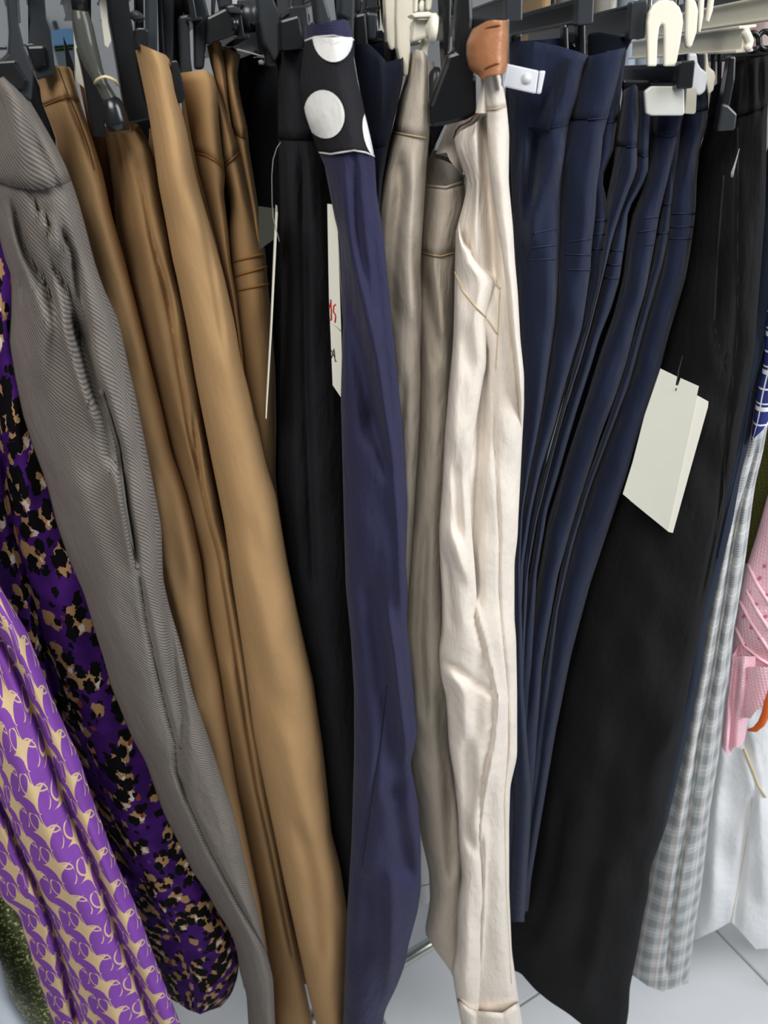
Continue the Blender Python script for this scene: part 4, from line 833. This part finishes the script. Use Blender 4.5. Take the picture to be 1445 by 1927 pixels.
clip(g, [[(144, 88), (150, 90), (166, 128), (182, 156), (197, 199), (198, 258), (178, 258), (166, 208), (159, 156), (152, 121)]], .492, BL, y)
tube('clip_lever', W([148, 151, 156, 162, 170, 180, 192, 204, 216], [8, 25, 50, 80, 108, 135, 160, 182, 205], .478), np.array([8, 13, 15.5, 16, 15, 12, 10, 11, 12])*.00034, M['smoke'], g, 16)
tube('clip_neck', W([147, 149, 151], [-60, 0, 20], .478), .0042, BL, g, 12)
tube('rubber_tip', W([204, 209, 214, 220, 224], [176, 190, 205, 228, 246], .478), np.array([3, 15, 18, 19.5, 18])*.00034, M['rubber'], g, 18)
tube('cord_loop', W([178, 183, 190, 198, 208, 217, 222], [157, 150, 146, 144, 147, 152, 160], [.474, .470, .468, .468, .469, .472, .476]), .0008, M['cord'], g, 6)
t_ = prism('paper_label', [(142, 25), (137, 45), (140, 95), (143, 152), (158, 165), (168, 215), (160, 140), (152, 80), (150, 40)], .515, .0008, M['card'], None, L20, 0); tag(t_, 'narrow white paper label behind the smoky clear clip', 'label')
t_ = prism('paper_label', [(187, 5), (198, -20), (206, 25), (210, 75), (203, 90), (197, 85)], .53, .0008, M['card'], None, L20, 0); tag(t_, 'white paper slip right of the smoky clear clip, near the top edge', 'label')
g, y = hanger('black clip hanger on the widest tan trousers', BL, (270, -70), None, .49, yaw=L20)
clip(g, [[(197, -60), (235, -60), (246, 30), (252, 60), (258, 80), (262, 130), (275, 190), (290, 225), (240, 235), (225, 150), (215, 90), (206, 40)]], .50, BL, y)
clip(g, [[(276, -60), (296, -60), (297, 110), (276, 110)]], .495, GY, y)
clip(g, [[(242, 19), (261, 17), (279, 37), (254, 40)]], .470, GY, y, 'clip_lever', .012, .003)
clip(g, [[(254, 56), (258, 52), (274, 52), (278, 57), (279, 80), (276, 92), (258, 92), (254, 80)]], .472, BL, y, 'clip_jaw', .010, .003)
g, y = hanger('black clip hanger on the tan trousers with the hooped waistband', BL, (361, 2), (310, 25), .50, h=.018)
clip(g, [[(335, 30), (356, 26), (359, 110), (363, 140), (340, 142)], [(302, -40), (330, -40), (326, 120), (310, 122)]], .515, GY, y)
clip(g, [[(322, 116), (328, 112), (334, 114), (342, 145), (350, 182), (344, 194), (338, 195), (325, 180)]], .482, M['rubber'], y, 'clip_jaw', .006, .002)
clip(g, [[(296, -30), (345, -30), (345, 130), (300, 130)]], .535, BL, y, 'clip_jaw', .006)
g, y = hanger('black clip hanger with a glossy end cap, on the brown tan trousers', BL, (452, 40), (388, 58), .505, h=.0165, cap=None)
clip(g, [[(365, -60), (379, -30), (394, 30), (390, 60), (384, 130), (366, 130), (364, 40)]], .52, GY, y)
clip(g, [[(387, 33), (425, 14), (456, 26), (455, 60), (412, 76), (388, 84)]], .508, BL, y, 'clip_jaw', .014)
clip(g, [[(425, 11), (441, 9), (457, 20), (457, 27), (431, 24)]], .503, GY, y, 'clip_lever', .010, .002)
tube('roller', W([437, 450], [45, 46], .503), .0033, M['rubber'], g, 14)
clip(g, [[(399, -40), (410, -40), (404, 28), (398, 28)], [(414, -40), (434, -40), (438, 12), (412, 18)]], .53, GY, y, 'clip_lever', .006)
g, y = hanger('black clip hanger on the black trousers in the shadows', BL, (490, 70), (432, 88), .53, h=.0155)
clip(g, [[(480, -60), (510, -60), (516, 0), (531, 31), (527, 45), (526, 104), (517, 116), (507, 97), (497, 81), (487, 40)]], .512, GY, y)
tube('roller', W([452, 470, 486], [32, 30, 28], .545), .0085, GY, g, 18)
clip(g, [[(500, 60), (524, 60), (524, 125), (500, 125)]], .52, BL, y)
g, y = hanger('black clip hanger on the charcoal trousers left of the polka dots', BL, (566, 52), (528, 60), .503, h=.0185, cap=GY)
clip(g, [[(526, 38), (564, 27), (568, 50), (573, 78), (574, 92), (528, 96)]], .497, BL, y, 'clip_jaw', .012)
clip(g, [[(551, -50), (571, -50), (573, 24), (549, 27)]], .525, GY, y, 'clip_lever')
clip(g, [[(559, 21), (584, 25), (584, 45), (566, 46)]], .505, GY, y, 'clip_lever', .010)
g, y = hanger('black clip hanger on the polka dot waistband', BL, (640, -45), None, .48, yaw=L20*.8)
clip(g, [[(587, -60), (610, -60), (613, 0), (623, 33), (620, 60), (600, 60), (597, 40)]], .462, GY, y)
clip(g, [[(641, -60), (670, -60), (666, 90), (652, 90), (656, 38), (641, 30)]], .462, GY, y)
clip(g, [[(588, 40), (664, 36), (664, 66), (590, 66)]], .468, BL, y, 'clip_jaw', .008)
g, y = hanger('black clip hanger on the navy trousers with the open waist', BL, (706, 46), (669, 52), .50, h=.017)
clip(g, [[(667, 28), (689, 22), (693, 70), (694, 90), (667, 92)]], .492, BL, y); clip(g, [[(689, 22), (712, 24), (707, 76), (693, 76)]], .494, GY, y, 'clip_lever')
clip(g, [[(686, -60), (708, -60), (708, 23), (688, 23)], [(669, -60), (682, -60), (680, 24), (669, 26)]], .51, GY, y, 'clip_lever')
g, y = hanger('ivory plastic clip hanger with a round knob on the beige trousers', IV, (800, 56), (760, 62), .50, h=.012, L=.22)
clip(g, [[(722, -60), (741, -60), (745, 35), (743, 92), (736, 96), (729, 78)]], .505, IV, y); clip(g, [[(748, -60), (779, -60), (779, 35), (772, 52), (773, 92), (768, 143), (760, 143), (748, 90), (746, 35)]], .492, IV, y, 'clip_jaw', .008, .003)
clip(g, [[(779, 37), (807, 37), (807, 70), (776, 80)]], .478, IV, y, 'clip_lever', .010); clip(g, [[(794, 72), (808, 74), (805, 112), (792, 110)]], .484, IV, y, 'clip_jaw', .005)
clip(g, [[(774, 27), (785, 23), (808, 22), (818, 27), (816, 31), (800, 32), (780, 33)]], .472, IV, y, 'clip_lever', .012, .002)
tube('knob', W([800, 806, 808, 816, 822, 824], [53, 53, 53, 54, 55, 55], [.475]*6), [.001, .004, .0068, .0072, .006, .001], IV, g, 20)
tube('knob', W([788, 792, 797], [14, 13, 13], [.486]*3), [.001, .003, .003], IV, g, 12)
clip(g, [[(780, -50), (790, -50), (786, 22), (780, 24)], [(806, -50), (820, -50), (812, 20), (804, 20)]], .482, IV, y, 'clip_lever', .006)
g, y = hanger('black clip hanger with a rounded lever on the drooping beige waistband', BL, (838, -40), None, .51, yaw=math.radians(-12))
clip(g, [[(831, -60), (852, -60), (850, 52), (847, 97), (850, 130), (840, 150), (836, 87)]], .492, BL, y)
tube('clip_lever', W([822, 820, 817, 814, 811], [126, 138, 158, 178, 205], .497), np.array([4, 10, 11.5, 11, 10])*.00036, GY, g, 16)
clip(g, [[(806, 160), (845, 120), (850, 210), (808, 300)]], .515, BL, y, 'clip_jaw', .006)
g, y = hanger('black clip hanger on the cream trousers beside the leather tab', BL, (966, 14), (890, 22), .50, h=.012, cap=GY)
clip(g, [[(866, -60), (888, -60), (891, 35), (884, 121), (897, 138), (898, 215), (880, 225), (843, 235), (811, 240), (809, 199), (838, 121), (843, 102), (857, 97), (857, 52)]], .468, BL, y, 'clip_jaw', .010, .002)
clip(g, [[(886, 30), (960, 34), (960, 140), (890, 140)]], .485, BL, y, 'clip_jaw', .006)
g, y = hanger('black clip hanger over the navy trousers right of the leather tab', BL, (1100, 19), (962, 50), .50, h=.0122, cap=GY, yaw=math.radians(-6))
clip(g, [[(1089, 38), (1103, 38), (1104, 120), (1090, 118)], [(1061, 46), (1070, 44), (1072, 100), (1062, 98)], [(962, 66), (984, 62), (984, 90), (964, 92)]], .515, BL, y, 'clip_jaw', .008)
clip(g, [[(1064, 60), (1088, 58), (1086, 80), (1070, 86)]], .53, GY, y, 'clip_jaw', .004)
g, y = hanger('black clip hanger with a pale end, over the second navy trousers', BL, (1199, 38), (1112, 51), .51, h=.0165, cap=GY)
clip(g, [[(1110, 62), (1130, 60), (1180, 70), (1195, 66), (1178, 100), (1160, 130), (1110, 130)]], .525, M['navy_dark'], y, 'clip_jaw', .006)
g, y = hanger('low black clip hanger in front of the white keyhole clip', BL, (1289, 141), (1176, 134), .50, h=.0122, cap=BL)
clip(g, [[(1172, 150), (1226, 152), (1224, 190), (1176, 190)]], .53, BL, y, 'clip_jaw', .005)
g, y = hanger('ivory hanger with a keyhole shaped clip, nearest the camera at upper right', IV, (1404, 73), None, .515, h=.0138, wd=.010, yaw=math.radians(4))
kh = [(1219, 125), (1218, 43), (1221, 24), (1228, 10), (1240, 1), (1253, -1), (1268, 2), (1279, 13), (1285, 28), (1286, 43), (1281, 80), (1272, 125), (1250, 125), (1251, 75), (1250, 48), (1245, 45), (1241, 52), (1238, 75), (1236, 125)]
clip(g, [kh], .503, IV, y, 'clip_jaw', .004, .0013)
clip(g, [[(1213, 172), (1226, 162), (1282, 162), (1288, 168), (1289, 214), (1284, 218), (1226, 218), (1216, 214)]], .506, M['pale'], y, 'clip_jaw', .004, .0015)
clip(g, [[(1292, 160), (1300, 160), (1311, 166), (1312, 172), (1310, 212), (1306, 215), (1288, 214)]], .520, IV, y, 'clip_jaw', .004, .0015)
tube('bar_end', W([1402, 1404, 1408, 1411, 1409, 1403], [56, 62, 70, 78, 88, 92], [.513]*6), .0022, IV, g, 10)
g, y = hanger('ivory hanger behind the keyhole clip, bar running off the right edge', IV, (1480, 10), (1320, 49), .535, h=.0138, wd=.010, L=.27)
clip(g, [[(1290, 70), (1292, 0), (1300, -10), (1311, 4), (1315, 20), (1312, 60), (1302, 90), (1292, 90)], [(1315, 60), (1318, -40), (1328, -40), (1324, 30), (1318, 62)], [(1330, 40), (1340, -40), (1350, -40), (1342, 20), (1334, 44)]], .522, IV, y, 'clip_lever', .004, .0013)
clip(g, [[(1295, 100), (1312, 100), (1314, 118), (1320, 128), (1331, 136), (1332, 150), (1328, 172), (1318, 180), (1296, 176)]], .528, CW, y, 'clip_jaw', .004, .0013)
clip(g, [[(1328, 100), (1332, 100), (1334, 125), (1345, 135), (1347, 145), (1343, 170), (1334, 178), (1328, 150)]], .537, IV, y, 'clip_jaw', .004, .0013)
g, y = hanger('black clip hanger on the black linen trousers', BL, (1470, 98), None, .525, h=.008, yaw=math.radians(6))
clip(g, [[(1375, 104), (1386, 106), (1384, 150), (1374, 200), (1356, 250), (1350, 240), (1362, 180)]], .506, BL, y); clip(g, [[(1360, 194), (1372, 198), (1388, 214), (1384, 246), (1350, 248)]], .503, GY, y, 'clip_jaw', .004)
for cx, cy in ((1416, 79), (1440, 76)): tube('clip_ring', [W(cx+13*math.cos(t), cy+17*math.sin(t), .53) for t in np.linspace(0, 2*math.pi, 24, endpoint=False)], .0016, BL, g, 8, True)
for xx in (1340, 1352): clip(g, [[(xx, 100), (xx+8, 96), (xx+6, 160), (xx, 160)]], .56, GY, y, 'clip_lever', .004)
for px_, Yc, lab, y1 in ((60, .575, 'black clip hanger on the black filler cloth beside the grey pair', 175), (163, .585, 'black clip hanger on the dark brown trousers', 175), (262, .595, 'black clip hanger on the black filler cloth behind the widest tan pair', 150)):
    g, y = hanger(lab, BL, (px_, -80), None, Yc, yaw=L20, L=.2)
    clip(g, [[(px_-8, -75), (px_+8, -75), (px_+10, y1), (px_-6, y1)]], Yc, BL, y)
for px_, Yc, lab in ((-430, .44, 'black clip hanger on the purple printed skirt, left of the frame'), (-130, .51, 'black clip hanger on the leopard print dress, left of the frame'), (-830, .54, 'black clip hanger on the green sequined top, left of the frame'), (-925, .485, 'black clip hanger on the pale fluffy garment, left of the frame'),
                     (1505, .555, 'black clip hanger on the slate blue trousers, right of the frame'), (1560, .585, 'black clip hanger on the checked trousers, right of the frame'), (1575, .545, 'black clip hanger on the plaid shirt, right of the frame'), (1630, .68, 'black clip hanger on the olive sweater, right of the frame'), (1705, .61, 'black clip hanger on the pink sweater, right of the frame'), (1632, .70, 'black clip hanger on the white coat, right of the frame')):
    g, y = hanger(lab, BL, (px_, -20), None, Yc, yaw=L20 if px_ < 0 else math.radians(2), L=.22)
    clip(g, [[(px_-18, -20), (px_+18, -20), (px_+22, 150), (px_-20, 150)]], Yc, BL, y)
g = thing('plastic_clip', W(985, 177, .478), 'pale plastic clip pinching the navy waist right of the leather tab', 'clip')
prism('clip_plate', [(946, 118), (1014, 133), (1008, 177), (946, 163)], .476, .004, CW, g, 0.1, .0008); prism('clip_plate', [(1016, 133), (1027, 133), (1018, 177), (1010, 177)], .4765, .010, CW, g, 0.1, .0008)
tube('clip_rivet', W([990, 990], [148, 148], [.477, .4752]), .0026, CW, g, 16); prism('clip_lip', [(944, 136), (957, 130), (949, 168), (944, 160)], .444, .004, CW, g, 0.1, .0005)

# ------------------------------------------------------------------ price tags
g = thing('price_tag', W(500, 788, .475), 'thin price tag seen edge-on, hanging by a clear loop in the dark gap', 'price tag')
prism('card', [(519, 398), (522.5, 400), (519, 480), (512, 620), (501.5, 789), (499.5, 786), (509, 620), (515, 480)], .475, .03, M['card'], g, math.atan2(-.085, 1), 0)
tube('loop', W([528, 521, 514, 511.5, 512, 514, 519, 524, 526], [268, 278, 300, 330, 380, 410, 430, 448, 455], .472), .00028, M['clear'], g, 5)
prism('sleeve', [(486, 388), (516, 392), (516, 450), (488, 470)], .505, .0006, M['smoke'], g, -.1, 0)
g = thing('price_tag', W(645, 753, .472), 'white price tag handwritten 15 in red and XL in black beside the indigo trousers', 'price tag')
prism('card', [(616, 384), (629, 385), (635, 420), (642, 622), (645, 753), (626, 725), (619, 558)], .472, .0012, M['card'], g, -.1, 0)
def ink(strokes, m, r=.00042):
    for q in strokes:
        q = np.array(q, float); tube('handwriting', W(450+.2595*q[:, 0], 350+.2595*q[:, 1], .4718), r, m, g, 5)
ink([[(651, 888), (657, 868), (664, 822), (667, 900), (668, 970)], [(655, 972), (672, 966)], [(700, 858), (686, 868), (682, 915), (694, 925), (699, 950), (694, 990)]], M['red'])
ink([[(668, 1190), (680, 1215), (692, 1243)], [(688, 1180), (678, 1215), (670, 1245)], [(690, 1195), (693, 1240), (696, 1272), (706, 1270)]], M['ink'], .0003)
ink([[(660, 985), (700, 1015), (742, 1056)]], M['sleeve'], .0003)
g = thing('blank_tag', W(1262, 1003, .497), 'blank white swing tag in a frosted sleeve on the black linen trousers', 'tag')
def slab(name, pts, Ys, th, mat):
    p = np.array(pts, float); a = W(p[:, 0], p[:, 1], np.array(Ys)); b = a+np.array([0, th, 0]); n = len(p)
    F = [tuple(range(n)), tuple(range(2*n-1, n-1, -1))]+[(i, (i+1) % n, n+(i+1) % n, n+i) for i in range(n)]
    return link(name, np.vstack([a, b]), F, mat, g, smooth=False)
def yt(pts): return [.492+.012*(1333-x)/160 for x, y in pts]
q1 = [(1311, 744), (1333, 756), (1332, 766), (1300, 880), (1266, 1003), (1258, 1001), (1185, 942), (1190, 925), (1240, 770), (1262, 730)]
slab('card', q1, [v+.0016 for v in yt(q1)], .0012, M['card'])
q2 = [(1243, 694), (1274, 709), (1271, 725), (1276, 726), (1281, 712), (1315, 727), (1310, 750), (1256, 999), (1215, 966), (1172, 930), (1190, 872), (1213, 782)]
slab('sleeve', q2, yt(q2), .0008, M['sleeve'])
tube('string', W([1272, 1276, 1284], [735, 700, 670], [.4955, .505, .52]), .0004, M['ink'], g, 5)
tube('fastener', W([1377, 1378, 1382, 1391], [333, 325, 312, 280], [.496, .495, .496, .503]), [.0009, .0011, .0006, .0003], M['clear'], g, 6)
g = thing('plastic_pin', W(497, 107, .50), 'clear plastic tag pin sticking out at the brown tan waist', 'tag pin')
tube('pin_shaft', W([446, 470, 497], [93, 99, 107], .50), [.0006, .0005, .0004], M['clear'], g, 6); tube('pin_end', W([487, 492, 496], [118, 116, 119], .505), .0012, M['clear'], g, 6)

# ------------------------------------------------------------------ shop behind the rack
fr = thing('wall_rail', (0.0, 2.45, 2.15), 'steel display rail on the far wall with pale garments', 'rail')
tube('rail', [(x, 2.45, 2.15) for x in (-2.4, 0, 2.6)], .014, M['chrome'], fr, 12)
for x in (-2.2, 2.4): tube('bracket', [(x, 2.45, 2.15), (x, 3.0, 2.15), (x, 3.6, 2.15)], .010, M['chrome'], fr, 10)
pal = [('white', (226, 228, 232)), ('pale blue', (196, 208, 228)), ('blush', (226, 206, 198)), ('ivory', (232, 226, 212)), ('sand', (206, 170, 128)), ('light grey', (200, 202, 206)), ('pink', (224, 196, 196))]
def far_garment(x0, x1, k, desc):
    m = M.get('far%d' % k) or fabric('far_cloth', pal[k][1], period=.004); M['far%d' % k] = m
    xa, xb = (solveX(np.array(x), 2.45, 1.42) for x in (x0, x1)); n = 26; V = []; rows = 10
    for r in range(rows):
        z = 2.10-(1.15)*r/(rows-1); f = .55+.45*min(1, r/2.0)
        for i in range(n):
            t = 2*math.pi*i/n; V.append(((xa+xb)/2+(xb-xa)/2*f*math.cos(t), 2.45+.14*math.sin(t)*f+.02*math.sin(3*t+r), z))
    g = thing('hanging_shirt', ((xa+xb)/2, 2.45, .95), desc, 'shirt', 'garments on the far rail')
    link('shirt_body', V, grid_faces(rows, n, True)+[tuple(range(n))], m, g, uv=[(v[0], v[2]) for v in V])
    tube('hook', [((xa+xb)/2, 2.45, 2.09), ((xa+xb)/2, 2.45, 2.12), ((xa+xb)/2, 2.452, 2.165)], .003, M['chrome'], g, 6)
for x0, x1, k, dsc in ((985, 1032, 4, 'blurred sand coloured garment on the far rail above the long black bar'), (1040, 1100, 5, 'blurred light grey garment far behind the long black bar'), (1108, 1142, 3, 'blurred ivory garment far behind the pale bar end'), (1146, 1180, 1, 'blurred pale blue garment far behind the second navy trousers'),
                       (1184, 1224, 0, 'blurred white garment far behind, left of the keyhole clip'), (1322, 1372, 6, 'blurred pink garment far behind the ivory bar'), (1378, 1440, 2, 'blurred blush garment at the upper right corner'), (690, 742, 1, 'blurred pale blue garment far behind the open navy waist'), (440, 520, 0, 'blurred white garment far behind the brown tan waist')): far_garment(x0, x1, k, dsc)
ps = thing('wall_poster', W(115, 75, 3.58), 'blurred blue and green poster on the far wall at upper left', 'poster')
def board(name, x0, y0, x1, y1, col, dY=0):
    a, b = W(x0, y0, 3.59-dY), W(x1, y1, 3.59-dY); bx = [(a[0], b[0]), (3.57-dY, 3.59-dY), (b[2], a[2])]
    V = [(bx[0][i], bx[1][j], bx[2][k]) for i in (0, 1) for j in (0, 1) for k in (0, 1)]
    link(name, V, [(0, 1, 3, 2), (4, 6, 7, 5), (0, 4, 5, 1), (2, 3, 7, 6), (0, 2, 6, 4), (1, 5, 7, 3)], plain('poster_ink', col, .6, .3), ps, smooth=False)
board('poster_panel', 92, 58, 145, 88, (120, 170, 214)); board('poster_band', 92, 88, 145, 94, (128, 158, 70)); board('poster_panel', 92, 94, 150, 130, (120, 128, 140)); board('poster_figure', 101, 40, 111, 56, (70, 80, 92)); board('poster_panel', 88, 30, 92, 130, (190, 200, 214), .01)
# dark furniture foot by the right edge
c = onz(1470, 1815, 0)+np.array([.03, -.06, 0])
ft = thing('stand_foot', c, 'dark grey stand foot on the floor at the right edge', 'stand')
tube('foot_pad', [c+np.array([0, 0, .0]), c+np.array([0, 0, .02]), c+np.array([0, 0, .035])], [.02, .02, .012], M['pgrey'], ft, 18); tube('upright', [c+np.array([0, 0, .03]), c+np.array([0, 0, .1]), c+np.array([0, 0, .14])], .008, M['pgrey'], ft, 12)
